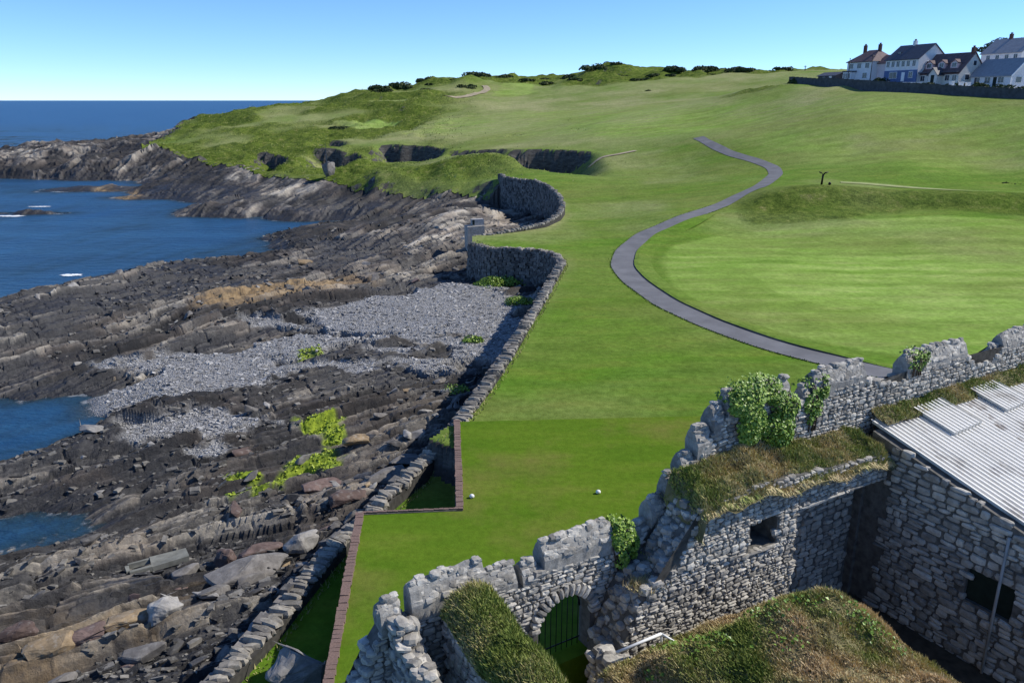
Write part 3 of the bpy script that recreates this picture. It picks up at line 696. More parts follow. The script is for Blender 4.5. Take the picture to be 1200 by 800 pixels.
# ------------------------------------------------------------------ tee: raised lawn with brick kerbs and retaining walls
def tee():
    P = [K1, K2, K3, K4, K5, A3(26, 42.5, 0), A3(33, 40, 0), A3(12, 27.2, 0), A3(0, 19.9, 0), A3(-4.6, 17.0, 0)]
    poly = [(p[0], p[1]) for p in P]; xs = [p[0] for p in poly]; ys = [p[1] for p in poly]
    bm = bmesh.new(); top = [bm.verts.new((x, y, 0)) for x, y in poly]; bot = [bm.verts.new((x, y, -2.4)) for x, y in poly]
    bm.faces.new(top); n = len(poly)
    for i in range(n): bm.faces.new((top[i], bot[i], bot[(i + 1) % n], top[(i + 1) % n]))
    bmesh.ops.triangulate(bm, faces=[f for f in bm.faces if len(f.verts) > 4])
    o = bm_obj('tee_platform', bm, MAT['tee'])
    tag(o, 'raised mown tee lawn held by low brick edged walls', kind='structure')
    rt = {}
    def kerb_run(name, A_, B_, label, bw=0.34):
        A_ = np.array(A_); B_ = np.array(B_); L = np.linalg.norm(B_ - A_); e = (B_ - A_) / L; nrm = A3(-e[1], e[0], 0)
        root = empty(name, (A_[0], A_[1], -2.1)); tag(root, label, 'retaining wall', kind='thing')
        bm = bmesh.new(); c = (A_ + B_) / 2 + nrm * 0.10; add_box(bm, (c[0], c[1], -1.12), (L + 0.1, 0.26, 2.3), atan2(e[1], e[0])); bm_obj('wall_face', bm, MAT['mortar'], root)
        specs = []; s = 0.02
        while s < L:
            w_ = 0.215 * random.uniform(0.9, 1.1); p = A_ + e * (s + w_ / 2) + nrm * (0.08 + random.gauss(0, 0.006))
            specs.append((A3(p[0], p[1], 0.035 + random.gauss(0, 0.008)), e * w_ * 0.96, nrm * bw, A3(0, 0, 1) * 0.13)); s += w_
        put_stones(root, 'brick', specs, MAT['kerb'], 300, lib='lo')
    kerb_run('retaining_wall', K1, K2, 'brick topped retaining wall along the seaward edge of the tee, nearest the ruin')
    kerb_run('retaining_wall', K3, K4, 'short brick topped retaining wall above the square shadowed pit')
    kerb_run('retaining_wall', K2, K3, 'thin kerb along the front edge of the square shadowed pit', 0.12)
m, nt, b = M('tee_grass', 1.0, 0.03); p = pos(nt)
_mid = noise(nt, mapv(nt, p, (0.25, 0.8, 0.3)), 0.6, 5, 0.6); _big = noise(nt, p, 0.11, 5, 0.62); _fine = noise(nt, p, 3.0, 6, 0.7)
c_ = ramp(nt, _mid, [(0.3, (0.072, 0.143, 0.010)), (0.55, (0.100, 0.167, 0.014)), (0.75, (0.136, 0.177, 0.025))])
c_ = mix(nt, ramp(nt, _big, [(0.48, 0.0), (0.66, 0.8)]), c_, (0.170, 0.152, 0.043))
c_ = mix(nt, 0.35, c_, ramp(nt, _fine, [(0.3, (0.25,) * 3), (0.7, (0.8,) * 3)]), 'OVERLAY')
setc(nt, b, c_); bump(nt, b, noise(nt, p, 8.0, 5, 0.7), 0.5, 0.05); MAT['tee'] = m
tee()

# ------------------------------------------------------------------ the ruin, in its own frame: a along the wall, n towards the courtyard
RA = radians(31); RO = np.array([1.6, 21.0]); RT = np.array([cos(RA), sin(RA)]); RN = np.array([sin(RA), -cos(RA)])
def W(a, n, z):
    p = RO + RT * a + RN * n; return A3(p[0], p[1], z)
T3 = A3(RT[0], RT[1], 0); N3 = A3(RN[0], RN[1], 0); Z3 = A3(0, 0, 1)
def prism_an(name, outline, n0, n1, mat, parent):
    """outline in (a, z), extruded from n0 to n1"""
    bm = bmesh.new(); F_ = [bm.verts.new(W(a, n1, z)) for a, z in outline]; B_ = [bm.verts.new(W(a, n0, z)) for a, z in outline]
    f1 = bm.faces.new(F_); f2 = bm.faces.new(B_[::-1]); k = len(outline)
    for i in range(k): bm.faces.new((F_[i], B_[i], B_[(i + 1) % k], F_[(i + 1) % k]))
    bmesh.ops.triangulate(bm, faces=[f1, f2]); return bm_obj(name, bm, mat, parent)
def inside(poly, a, z):
    c = False; n = len(poly)
    for i in range(n):
        x0, y0 = poly[i]; x1, y1 = poly[(i + 1) % n]
        if (y0 > z) != (y1 > z) and a < (x1 - x0) * (z - y0) / (y1 - y0) + x0: c = not c
    return c
def rubble(poly, holes, hm, wm, seed, frame, depth=0.24, proud=0.03, thin=0.0):
    """irregular courses of stones filling an outline; frame(a, z, proud) gives the centre"""
    r = random.Random(seed); specs = []
    a0 = min(p[0] for p in poly); a1 = max(p[0] for p in poly); z = min(p[1] for p in poly); zt = max(p[1] for p in poly)
    org, ea, en = frame
    while z < zt:
        hh = hm * r.uniform(0.6, 1.5); a = a0 + r.uniform(-wm, 0)
        while a < a1:
            ww = wm * r.uniform(0.5, 1.7); sub = 1 if r.random() > 0.28 or hh < hm * 0.9 else 2
            for j in range(sub):
                h2 = hh / sub; ca = a + ww / 2; cz = z + h2 * (j + 0.5) + 0.05 * sin(ca * 0.9 + z) 
                if not inside(poly, ca, cz): continue
                if any(h[0] - 0.02 < ca < h[1] + 0.02 and h[2] - 0.02 < cz < h[3] + 0.02 for h in holes if len(h) == 4): continue
                if any((ca - h[0]) ** 2 + (cz - h[1]) ** 2 < h[2] ** 2 or (abs(ca - h[0]) < h[2] and cz < h[1]) for h in holes if len(h) == 3): continue
                if r.random() < thin: continue
                an_ = r.gauss(0, 0.06); dp = depth * r.uniform(0.8, 1.3)
                ex = ea * cos(an_) + Z3 * sin(an_); ez = Z3 * cos(an_) - ea * sin(an_)
                specs.append((org + ea * ca + Z3 * cz + en * (proud + r.gauss(0, 0.018) - dp / 2 + 0.03), ex * ww * 0.95, en * dp, ez * h2 * 0.93))
            a += ww
        z += hh
    return specs

# ---- outer wall: crow-stepped parapet with a gateway arch
ARCH = (0.05, 1.42, 0.98)
BODY = [(-7.4, -1.6), (-7.4, 0.9), (-6.9, 1.7), (-6.4, 2.0), (-6.2, 2.9), (-5.9, 3.3), (-2.6, 3.45), (-1.6, 3.2), (-0.8, 3.5), (2.0, 3.3), (2.6, 2.9), (3.0, 3.1), (3.55, 3.9), (4.15, 4.5), (4.75, 5.2), (5.3, 5.9), (5.95, 6.6), (6.5, 7.0),
        (9.6, 6.9), (10.3, 6.5), (11.0, 6.8), (13.4, 6.9), (14.2, 6.7), (15.5, 6.35), (16.2, 6.4), (16.6, 6.8), (20.4, 6.7), (21.2, 6.1), (22.5, 6.1), (23.2, 6.6), (28.0, 6.6), (28.5, 6.1), (30, 6.1), (30.4, 6.6), (34.0, 6.6), (34.0, -1.6)]
MER = [(-5.95, -5.35, 3.2, 4.2), (-5.05, -2.75, 3.3, 4.47), (-2.75, -1.7, 3.2, 4.05), (-1.5, -0.95, 3.1, 3.95), (-0.75, 1.85, 3.3, 4.45), (2.75, 3.35, 2.8, 3.95), (3.4, 3.98, 3.5, 4.75), (4.08, 4.6, 4.2, 5.4), (4.65, 5.2, 4.9, 6.0), (5.22, 5.85, 5.6, 6.82),
       (5.9, 6.4, 6.3, 7.42), (6.5, 9.5, 6.7, 7.78), (10.35, 10.75, 6.3, 7.28), (10.85, 13.7, 6.6, 7.72), (16.3, 20.4, 6.5, 7.5), (22.55, 23.25, 6.0, 6.75), (23.25, 28.0, 6.4, 7.25), (30.4, 34, 6.4, 7.25)]
outer = empty('ruined_wall', tuple(W(10, -0.3, -1.2))); tag(outer, 'long grey stone ruin wall with stepped pointed battlements and gateway arch beside the tee', 'ruined wall', kind='thing')
_bt = BODY[1:-1]
def body_top(a): return float(np.interp(a, [p[0] for p in _bt], [p[1] for p in _bt]))
def body_piece(a0, a1, zb0, zb1):
    top = [(a0, body_top(a0))] + [p for p in _bt if a0 < p[0] < a1] + [(a1, body_top(a1))]
    prism_an('core', [(a0, zb0)] + top + [(a1, zb1)], -0.58, 0.0, MAT['mortar'], outer)
body_piece(-7.4, ARCH[0] - ARCH[2], -1.6, -1.6); body_piece(ARCH[0] + ARCH[2], 34.0, -1.6, -1.6)
_st = [ARCH[0] - ARCH[2] * cos(t) for t in np.linspace(0, pi, 15)]
for q0, q1 in zip(_st, _st[1:]):
    zz = [ARCH[1] + sqrt(max(0, ARCH[2] ** 2 - (q - ARCH[0]) ** 2)) for q in (q0, q1)]; body_piece(q0, q1, zz[0], zz[1])
def merlon(a0, a1, z0, z1, parent):
    """pointed block: upright sides, then both faces lean in to a narrow ridge"""
    n_ = max(2, int((a1 - a0) / 0.22)); bm = bmesh.new(); rings = []
    zs = z1 - min(0.62, (z1 - z0) * 0.7)
    for i in range(n_ + 1):
        a = a0 + (a1 - a0) * i / n_; j = lambda s: random.gauss(0, s)
        drop = 0.10 * (i in (0, n_)) + abs(j(0.04))
        sec = [(0.03, z0), (0.035, zs), (-0.10, zs + (z1 - zs) * 0.55), (-0.24, z1 - drop), (-0.36, z1 - drop), (-0.50, zs + (z1 - zs) * 0.5), (-0.61, zs), (-0.61, z0)]
        rings.append([bm.verts.new(W(a + j(0.015), nn + j(0.015), zz + (j(0.02) if k not in (0, 7) else 0))) for k, (nn, zz) in enumerate(sec)])
    for A_, B_ in zip(rings, rings[1:]):
        for k in range(7): bm.faces.new((A_[k], B_[k], B_[k + 1], A_[k + 1]))
    bm.faces.new(rings[0]); bm.faces.new(rings[-1][::-1])
    bm_obj('merlon', bm, MAT['merlon'], parent)
MAT['merlon'] = mat_stone('battlement_stone', (0.21, 0.20, 0.183), (0.31, 0.295, 0.265), 0.5, 4.0)
for m_ in MER: merlon(*m_, outer)
specs = rubble(BODY, [ARCH[:2] + (ARCH[2] + 0.34,)], 0.165, 0.29, 3, (W(0, 0, 0), T3, N3), 0.26, 0.035)
specs = [s for s in specs if s[0][2] > 1.0 or (s[0] - W(0, 0, 0)) @ T3 < 3.0]
# stones along the merlon faces, and loose ones on the broken tops
for a0, a1, z0, z1 in MER:
    zs = z1 - min(0.62, (z1 - z0) * 0.7)
    nsl = (N3 * 0.93 + Z3 * 0.36); zsl = Z3 - N3 * 0.36
    for k in range(int((a1 - a0) * (z1 - zs) / 0.028)):
        a = random.uniform(a0 + 0.1, a1 - 0.1); t = random.random(); ww = random.uniform(0.16, 0.42); hh = random.uniform(0.09, 0.2)
        an_ = random.gauss(0, .12); ex = T3 * cos(an_) + zsl * sin(an_); ez = zsl * cos(an_) - T3 * sin(an_)
        specs.append((W(a, 0.035 - 0.27 * t - 0.045 + random.gauss(0, 0.012), zs + (z1 - zs - 0.06) * t), ex * min(ww, a1 - a0 - 0.15), nsl * 0.17, ez * hh))
    for k in range(int((a1 - a0) / 0.2)):
        a = random.uniform(a0 + .08, a1 - .08); q = random.uniform(0.14, 0.28); specs.append((W(a, random.uniform(-0.38, -0.2), z1 - random.uniform(0.0, 0.09)), T3 * q * 1.2, N3 * q, Z3 * q * 0.6))
for i in range(len(BODY) - 1):
    (a0, z0), (a1, z1) = BODY[i], BODY[i + 1]; L = math.hypot(a1 - a0, z1 - z0)
    for k in range(int(L / 0.28)):
        t = (k + random.random()) / max(1, int(L / 0.28)); a = a0 + (a1 - a0) * t; z = z0 + (z1 - z0) * t
        if z < 0.8 or any(m_[0] - 0.05 < a < m_[1] + 0.05 for m_ in MER): continue
        for nn in (-0.06, -0.28, -0.5):
            q = random.uniform(0.2, 0.36); an_ = random.uniform(-0.4, 0.4); ex = T3 * cos(an_) + N3 * sin(an_); ey = N3 * cos(an_) - T3 * sin(an_)
            specs.append((W(a, nn, z + random.uniform(-0.02, 0.09)), ex * q * 1.3, ey * q, Z3 * q * 0.7))
put_stones(outer, 'stone', specs, MAT['wall_stone'], 300, 'hi')
vs = []
for k in range(17):
    t = pi * (k + 0.5) / 17; rr = ARCH[2] + 0.16; e = T3 * cos(t) + Z3 * sin(t); f = T3 * -sin(t) + Z3 * cos(t)
    vs.append((W(ARCH[0], -0.02, ARCH[1]) + e * rr + N3 * random.gauss(0.03, 0.015), f * 0.19, N3 * 0.30, e * random.uniform(0.34, 0.46)))
put_stones(outer, 'arch_stone', vs, MAT['wall_stone'], 300)
# iron gate standing in the arch
gate = empty('iron_gate', tuple(W(ARCH[0], -0.45, 0))); tag(gate, 'arched black iron bar gate standing in the ruin gateway', 'gate')
for k in range(9):
    a = ARCH[0] - 0.84 + 1.68 * k / 8; zt = ARCH[1] + sqrt(max(0.02, 0.90 ** 2 - (a - ARCH[0]) ** 2))
    tube_obj('bar', [W(a, -0.45, 0.0), W(a, -0.45, zt)], 0.014, MAT['iron'], gate, 5)
tube_obj('hoop', [W(ARCH[0] + 0.90 * cos(t), -0.45, ARCH[1] + 0.90 * sin(t)) for t in np.linspace(0, pi, 14)], 0.03, MAT['iron'], gate, 5)
for zz in (0.25,): tube_obj('rail', [W(ARCH[0] - 0.92, -0.45, zz), W(ARCH[0] + 0.92, -0.45, zz)], 0.025, MAT['iron'], gate, 5)

# ---- inner wall with window, grown over with turf
INNER = [(0.9, -2.2), (1.0, 0.6), (1.34, 1.36), (1.7, 2.2), (2.1, 2.65), (2.7, 2.9), (3.2, 3.2), (3.6, 3.9), (3.95, 4.3), (4.0, 4.85), (5.5, 5.0), (7, 5.05), (10, 4.8), (13.55, 4.5), (13.55, -2.2)]
WIN = (6.38, 7.68, 2.62, 3.70); REC = (8.68, 13.56, -2.3, 3.52); SLIT = (4.25, 4.7, 1.75, 2.0)
inner = empty('courtyard_wall', tuple(W(7, 0.8, -2.0))); tag(inner, 'thick broken rubble wall with a small square window and grass along its top', 'ruined wall', kind='thing')
def clip_cols(poly, a0, a1):
    """part of the outline between two stations"""
    zs = lambda a: np.interp(a, [p[0] for p in poly[1:-1]], [p[1] for p in poly[1:-1]])
    st = [a0] + [p[0] for p in poly[1:-1] if a0 < p[0] < a1] + [a1]
    return [(a, float(zs(a))) for a in st]
def col(a0, a1, n0, n1, zb=-2.2, zt=None):
    top = clip_cols(INNER, a0, a1) if zt is None else [(a0, zt), (a1, zt)]
    prism_an('core', [(a0, zb)] + top + [(a1, zb)], n0, n1, MAT['mortar'], inner)
col(0.95, WIN[0], 0.06, 1.5); col(WIN[0], WIN[1], 0.06, 1.5, -2.2, WIN[2]); col(WIN[0], WIN[1], 0.06, 1.5, WIN[3]); col(WIN[1], REC[0], 0.06, 1.5)
col(REC[0], 13.55, 0.06, 1.5, REC[3]); col(REC[0], 13.55, 0.06, 0.30, -2.2, REC[3])
specs = rubble(INNER, [WIN, REC, SLIT], 0.17, 0.26, 5, (W(0, 1.5, 0), T3, N3), 0.26, 0.045)
front_n = len(specs)
specs += rubble([(REC[0] + .1, -2.2), (REC[0] + .1, 3.5), (13.5, 3.5), (13.5, -2.2)], [], 0.24, 0.40, 6, (W(0, 0.30, 0), T3, N3), 0.25, 0.03)
# the broken end and the jamb
for k in range(240):
    i = random.randrange(1, 9); (a0, z0), (a1, z1) = INNER[i], INNER[i + 1]; t = random.random(); q = random.uniform(0.18, 0.38)
    ex = T3 + N3 * random.uniform(-.5, .5); ex /= np.linalg.norm(ex); ey = np.cross(Z3, ex)
    specs.append((W(a0 + (a1 - a0) * t + random.uniform(-.05, .2), random.uniform(0.15, 1.42), z0 + (z1 - z0) * t + random.uniform(-.2, .06)), ex * q * 1.2, ey * q, Z3 * q * 0.75))
for zz in np.arange(-1.4, 3.4, 0.24): specs.append((W(REC[0] - 0.1, 1.22, zz), T3 * 0.25, N3 * 0.58, Z3 * 0.22)); specs.append((W(REC[0] - 0.1, 0.66, zz + .05), T3 * 0.24, N3 * 0.55, Z3 * 0.22))
put_stones(inner, 'stone', specs, MAT['wall_stone'], 300, 'hi')
put_stones(inner, 'lintel', [(W(7.03, 1.42, 3.78), T3 * 1.75, N3 * 0.3, Z3 * 0.13), (W(9.9, 1.45, 3.60), T3 * 2.5, N3 * 0.3, Z3 * 0.13), (W(11.9, 1.45, 3.62), T3 * 1.6, N3 * 0.3, Z3 * 0.12), (W(7.03, 1.45, 2.56), T3 * 1.5, N3 * 0.34, Z3 * 0.1)], MAT['wall_stone'])

# ---- outbuilding: gable wall and corrugated roof
shed = empty('outbuilding', tuple(W(18, 4, -2.0))); tag(shed, 'stone outbuilding with a white corrugated roof against the ruin wall', 'outbuilding')
VA, RS = 14.02, 0.262                                    # verge station, roof fall per metre
zr = lambda n: 5.18 - RS * (n - 0.45)
GA = 13.7
def prism_nz(name, outline, a0, a1, mat, parent):
    bm = bmesh.new(); F_ = [bm.verts.new(W(a1, n, z)) for n, z in outline]; B_ = [bm.verts.new(W(a0, n, z)) for n, z in outline]
    f1 = bm.faces.new(F_); f2 = bm.faces.new(B_[::-1]); k = len(outline)
    for i in range(k): bm.faces.new((F_[i], B_[i], B_[(i + 1) % k], F_[(i + 1) % k]))
    bmesh.ops.triangulate(bm, faces=[f1, f2]); return bm_obj(name, bm, mat, parent)
GW = (4.85, 6.45, 0.25, 1.5); RN1 = 9.6
def gcol(n0, n1, zb, zt0, zt1): prism_nz('gable_wall', [(n0, zb), (n0, zt0), (n1, zt1), (n1, zb)], GA + 0.02, GA + 0.5, MAT['mortar'], shed)
prism_nz('gable_wall', [(0.07, -2.2), (0.07, 4.35), (0.6, 4.35), (0.6, -2.2)], GA - 0.16, GA + 0.5, MAT['mortar'], shed)
gcol(0.6, GW[0], -2.2, zr(0.6) - .1, zr(GW[0]) - .1); gcol(GW[0], GW[1], -2.2, GW[2], GW[2]); gcol(GW[0], GW[1], GW[3], zr(GW[0]) - .1, zr(GW[1]) - .1); gcol(GW[1], RN1, -2.2, zr(GW[1]) - .1, zr(RN1) - .1)
prism_nz('front_wall', [(RN1 - .5, -2.2), (RN1 - .5, zr(RN1) - .12), (RN1, zr(RN1) - .12), (RN1, -2.2)], GA + .52, 32, MAT['mortar'], shed)
GP = [(1.45, -2.2), (1.45, zr(1.45) - .12), (RN1, zr(RN1) - .12), (RN1, -2.2)]
sp = rubble(GP, [GW], 0.24, 0.46, 8, (W(GA, 0, 0), N3, -T3), 0.25, 0.03)
put_stones(shed, 'stone', sp, MAT['wall_stone'], 300, 'hi')
bm = bmesh.new(); c = W(GA + 0.2, (GW[0] + GW[1]) / 2, (GW[2] + GW[3]) / 2); add_box(bm, c, (0.06, GW[1] - GW[0] + .02, GW[3] - GW[2] + .02), RA); bm_obj('boarded_window', bm, MAT['dark'], shed)
tube_obj('drain_pipe', [W(GA - 0.16, 6.0, 3.3), W(GA - 0.16, 6.0, -2.0)], 0.05, MAT['concrete'], shed, 8)
PITCHC = 0.25
def sheet(a0, nc, n0, n1, dz, parent, yaw=0.0, lift=0.0):
    """one box-profile sheet, ribs running down the slope"""
    prof = [(0.0, 1), (0.34, 1), (0.42, -1), (0.92, -1)]; k = nc * 4 + 1; V = []; rows = 5; amp = 0.088
    for j in range(rows):
        n = n0 + (n1 - n0) * j / (rows - 1)
        for i in range(k):
            q, w_ = prof[i % 4]; a = (i // 4 + q) * PITCHC
            aa = a0 + a + yaw * (n - n0); V.append(W(aa, n - yaw * a, zr(n) + dz + amp * w_ + lift * (1 - j / (rows - 1)) + 0.006 * sin(3 * a + n)))
    return np_mesh('roof_sheet', V, grid_faces(rows, k), MAT['sheet'], parent)
a = VA; i = 0
while a < 31:
    n0 = 0.25 if i == 0 else 0.75 + 0.05 * (i % 2)
    sheet(a, 5, n0, RN1 + 0.15, 0.008 * (i % 2), shed); a += 5 * PITCHC; i += 1
for a0, n0, n1, yw in ((16.3, 0.5, 2.2, 0.05), (20.3, 0.45, 2.0, 0.05)): sheet(a0, 8, n0, n1, 0.16, shed, yw, 0.03)

# ---- courtyard floor
bm = bmesh.new(); f = [bm.verts.new(W(a, n, z)) for a, n, z in ((-9, -0.0, -2.02), (34, 0, -2.02), (34, 24, -2.02), (-9, 24, -2.02))]; bm.faces.new(f)
o = bm_obj('courtyard_floor', bm, MAT['earth']); o['kind'] = 'structure'

# ------------------------------------------------------------------ path across the links
def draped(name, px, width, mat, off, label, step=1.0, world_pts=None):
    c = np.array(world_pts if world_pts is not None else [hit(u, v) for u, v in px]); c = np.column_stack([c, np.zeros(len(c))])
    P = smooth_line(c, step, 6)[:, :2]; d = np.gradient(P, axis=0); d /= np.linalg.norm(d, axis=1)[:, None]; n_ = np.stack([-d[:, 1], d[:, 0]], 1)
    cols = np.linspace(-.5, .5, 7); wd = width * (1 + 0.05 * fbm(P[:, 0] / 3, P[:, 1] / 3, 103, 3))
    X = P[:, None, 0] + n_[:, None, 0] * cols[None] * wd[:, None]; Y = P[:, None, 1] + n_[:, None, 1] * cols[None] * wd[:, None]
    Z = height(X.ravel(), Y.ravel())[0] + off
    o = np_mesh(name, np.stack([X.ravel(), Y.ravel(), Z], 1), grid_faces(len(P), 7), mat, smooth=True); tag(o, label, kind='structure')
    return P, n_
PATH_PX = [(1215, 466), (1130, 455), (1046, 441), (985, 426), (905, 406), (830, 379), (778, 355), (742, 329), (728, 312), (733, 294), (756, 274), (800, 256), (850, 238), (890, 221), (910, 205), (906, 196), (888, 190), (862, 183), (838, 173), (818, 162)]
PP, PN = draped('path', PATH_PX, 2.5, MAT['asphalt'], 0.06, 'grey tarmac path winding across the links')
# turf lip on the inner side of the bend
lp = []
for i in range(len(PP)):
    if 24 < PP[i, 1] < 118: lp.append(i)
hgt = height(np.array([PP[i, 0] for i in lp]), np.array([PP[i, 1] for i in lp]))[0]
side_test = np.array([hit(900, 330)])[0]; mid = PP[np.argmin(np.abs(PP[:, 1] - side_test[1]))]
i0 = int(np.argmin(np.linalg.norm(PP - mid, axis=1))); sgn = np.sign((side_test - mid) @ PN[i0])
V = []
for k, i in enumerate(lp):
    for off, dz in ((1.18, -0.1), (1.26, 0.17), (1.7, 0.18), (3.6, -0.06)):
        tpr = float(sstep(0, 14, np.array(min(k, len(lp) - 1 - k)))); q = PP[i] + PN[i] * (1.18 + (off - 1.18) * (0.3 + 0.7 * tpr)) * sgn; V.append((q[0], q[1], hgt[k] - 0.1 + (dz + 0.1) * tpr))
o = np_mesh('turf_edge', V, grid_faces(len(lp), 4), MAT['grass'], smooth=False, colors={'mask': np.tile([[0.12, 0.15, 0.0]], (len(V), 1))}); tag(o, 'low cut turf edge along the inside of the path', kind='structure')
MAT['drytrack'] = plain('worn_grass_track', (0.30, 0.33, 0.13), 0.95, 0.15, 0.8)
draped('track', [(520, 115), (545, 113), (565, 109), (572, 104), (566, 100)], 3.2, MAT['sand'], 0.25, 'pale sandy track on the far hill', 1.5)
draped('track', [(985, 215), (1030, 217), (1080, 222), (1150, 229), (1260, 240)], 1.8, MAT['drytrack'], 0.08, 'pale worn track along the bank behind the green', 1.5)
draped('track', [(690, 187), (715, 184), (745, 178)], 1.6, MAT['sand'], 0.15, 'worn track beside the gully', 1.5)

# ------------------------------------------------------------------ grass blades, leaves
def blades(name, pts, h, mat, parent=None, tint=None, lean=0.5, width=0.035, dirn=None):
    n = len(pts); pts = np.asarray(pts); h = np.broadcast_to(h, (n,)); an_ = RNG.uniform(0, 2 * pi, n); w_ = width * RNG.uniform(0.7, 1.4, n)
    side = np.stack([np.cos(an_), np.sin(an_), np.zeros(n)], 1) * w_[:, None]; la = RNG.uniform(0, 2 * pi, n); ll = RNG.uniform(0.1, 1, n) * lean * h
    tip = pts + np.stack([np.cos(la) * ll, np.sin(la) * ll, h * RNG.uniform(0.6, 1.1, n)], 1)
    if dirn is not None: tip = tip + np.asarray(dirn) * h[:, None]
    V = np.stack([pts - side, pts + side, tip], 1).reshape(-1, 3); Fc = np.arange(3 * n).reshape(-1, 3)
    t = np.clip(RNG.normal(0.5, 0.25, n), 0, 1) if tint is None else np.clip(tint + RNG.normal(0, 0.13, n), 0, 1)
    o = np_mesh(name, V, Fc, mat, parent, attrs={'tint': np.repeat(t, 3)}); o['kind'] = 'stuff'; return o
def leaves(name, pts, nrm, size, mat, parent=None, stuff=True, tint=None):
    n = len(pts); pts = np.asarray(pts); nrm = np.asarray(nrm) + RNG.normal(0, 0.55, (n, 3)); nrm /= np.linalg.norm(nrm, axis=1)[:, None]
    up = RNG.normal(0, 1, (n, 3)); ex = np.cross(nrm, up); ex /= np.linalg.norm(ex, axis=1)[:, None]; ey = np.cross(nrm, ex)
    s = (size * RNG.uniform(0.6, 1.3, n))[:, None]
    V = np.stack([pts - ey * s * .6, pts + ex * s * .5 + nrm * s * .12, pts + ey * s * .6, pts - ex * s * .5 + nrm * s * .12], 1).reshape(-1, 3)
    Fc = np.arange(4 * n).reshape(-1, 4); t = np.clip(RNG.normal(0.5, 0.24, n), 0, 1) if tint is None else np.clip(tint + RNG.normal(0, .15, n), 0, 1)
    o = np_mesh(name, V, Fc, mat, parent, attrs={'tint': np.repeat(t, 4)})
    if stuff: o['kind'] = 'stuff'
    return o
def tnoise(p, s): return 0.5 + 0.9 * fbm(p[:, 0] / s, p[:, 1] / s, 77, 3)

# ---- turf caps on the ruin
def turf(name, a0, a1, n0, n1, zf, parent, count, hb, label=None, base='blade', over=0.0, dens=None, res=0.14):
    A_, N_ = np.meshgrid(np.arange(a0, a1 + res, res), np.arange(n0, n1 + res, res)); sh = A_.shape; a = A_.ravel(); n = N_.ravel()
    z = zf(a, n); V = np.array([W(*q) for q in zip(a, n, z)])
    t = np.clip(tnoise(V, 1.2), 0, 1)
    o = np_mesh(name, V, grid_faces(*sh), MAT['turfsoil'], parent, smooth=True)
    aa = RNG.uniform(a0, a1, count); nn = RNG.uniform(n0, n1, count); zz = zf(aa, nn) - 0.02
    P = np.array([W(*q) for q in zip(aa, nn, zz)]); cl = fbm(P[:, 0] / 0.5, P[:, 1] / 0.5, 79, 2)
    tint = 0.45 + 0.75 * fbm(P[:, 0] / 1.3, P[:, 1] / 1.3, 81, 3)
    hh = hb * (0.6 + 0.9 * np.clip(0.5 + cl * 1.3, 0, 1))
    blades('grass', P, hh, MAT['blade'], o if parent is None else parent, tint, 0.8, 0.022, dirn=np.tile(np.array([-0.25, -0.15, 0.0]), (count, 1)))
    return o
MAT['turfsoil'] = plain('turf_soil', (0.16, 0.14, 0.065), 0.95, 0.45, 1.6)
def z_inner(a, n):
    e = np.minimum(np.minimum(a - 3.9, 13.6 - a) * 1.3, np.minimum(n + 0.3, 1.75 - n) * 1.0)
    top = np.interp(a, [p[0] for p in INNER[1:-1]], [p[1] for p in INNER[1:-1]])
    return top - 0.08 + 0.32 * sstep(0, 0.55, e) + 0.34 * fbm(a / 0.9, n / 0.6, 83, 3) + 0.35 * sstep(0.7, 0.0, n) - (0.12 + 0.25 * vn(a * 1.7, a * 0, 84)) * sstep(1.2, 1.75, n)
turf('turf', 3.85, 13.65, 0.02, 1.72, z_inner, inner, 20000, 0.17)
aa = RNG.uniform(3.9, 13.6, 3600); P = np.array([W(q, random.uniform(1.45, 1.72), float(z_inner(np.array([q]), np.array([1.6]))[0]) + random.uniform(-.05, .06)) for q in aa])
blades('hanging_grass', P, 0.24, MAT['blade'], inner, 0.72 + 0.5 * fbm(aa, aa * 0, 82, 3), 0.5, 0.03, dirn=np.tile(N3 * 0.55 - Z3 * 1.25, (len(P), 1)))
def z_strip(a, n):
    return zr(n) - 0.02 + 0.16 * sstep(1.2, 0.1, n) + 0.10 * fbm(a / 0.6, n / 0.4, 85, 3) + 0.10
turf('turf', 14.2, 33, 0.03, 0.85, lambda a, n: z_strip(a, n) + 0.12 * fbm(a / 1.1, n, 87, 2), outer, 8000, 0.15)

# ---- the turf-roofed vault in the foreground
vault = empty('turf_vault', tuple(W(4, 6, -2.0))); tag(vault, 'turf covered vaulted ruin in the foreground, long dry grass over its rounded top', 'ruined vault', kind='thing')
VO = [(-0.35, 2.55), (1.3, 2.42), (3.7, 2.5), (6.2, 2.9), (7.6, 3.5), (8.15, 4.6), (8.1, 5.4), (7.9, 6.5), (7.9, 14), (-0.6, 14)]
def z_vault(a, n):
    d = poly_sd(a, n, VO); e = sstep(0, 1.5, d)
    return 1.55 + 0.55 * e + 0.75 * np.exp(-(((a - 6.2) / 2.2) ** 2 + ((n - 4.6) / 1.6) ** 2)) + 0.5 * sstep(0, 4, d) + 0.45 * fbm(a / 1.5, n / 1.5, 91, 4) * e - 0.9 * sstep(0.12, -0.5, d)
A_, N_ = np.meshgrid(np.arange(-1.0, 8.8, 0.12), np.arange(2.0, 14, 0.12)); sh = A_.shape; a = A_.ravel(); n = N_.ravel(); z = z_vault(a, n); fcs = grid_faces(*sh)
sdv = poly_sd(a, n, VO); keep = sdv[fcs].min(1) > -0.42; vv, fcs = compact(np.array([W(*q) for q in zip(a, n, z)]), fcs[keep])
np_mesh('turf', vv, fcs, MAT['turfsoil'], vault, smooth=True)
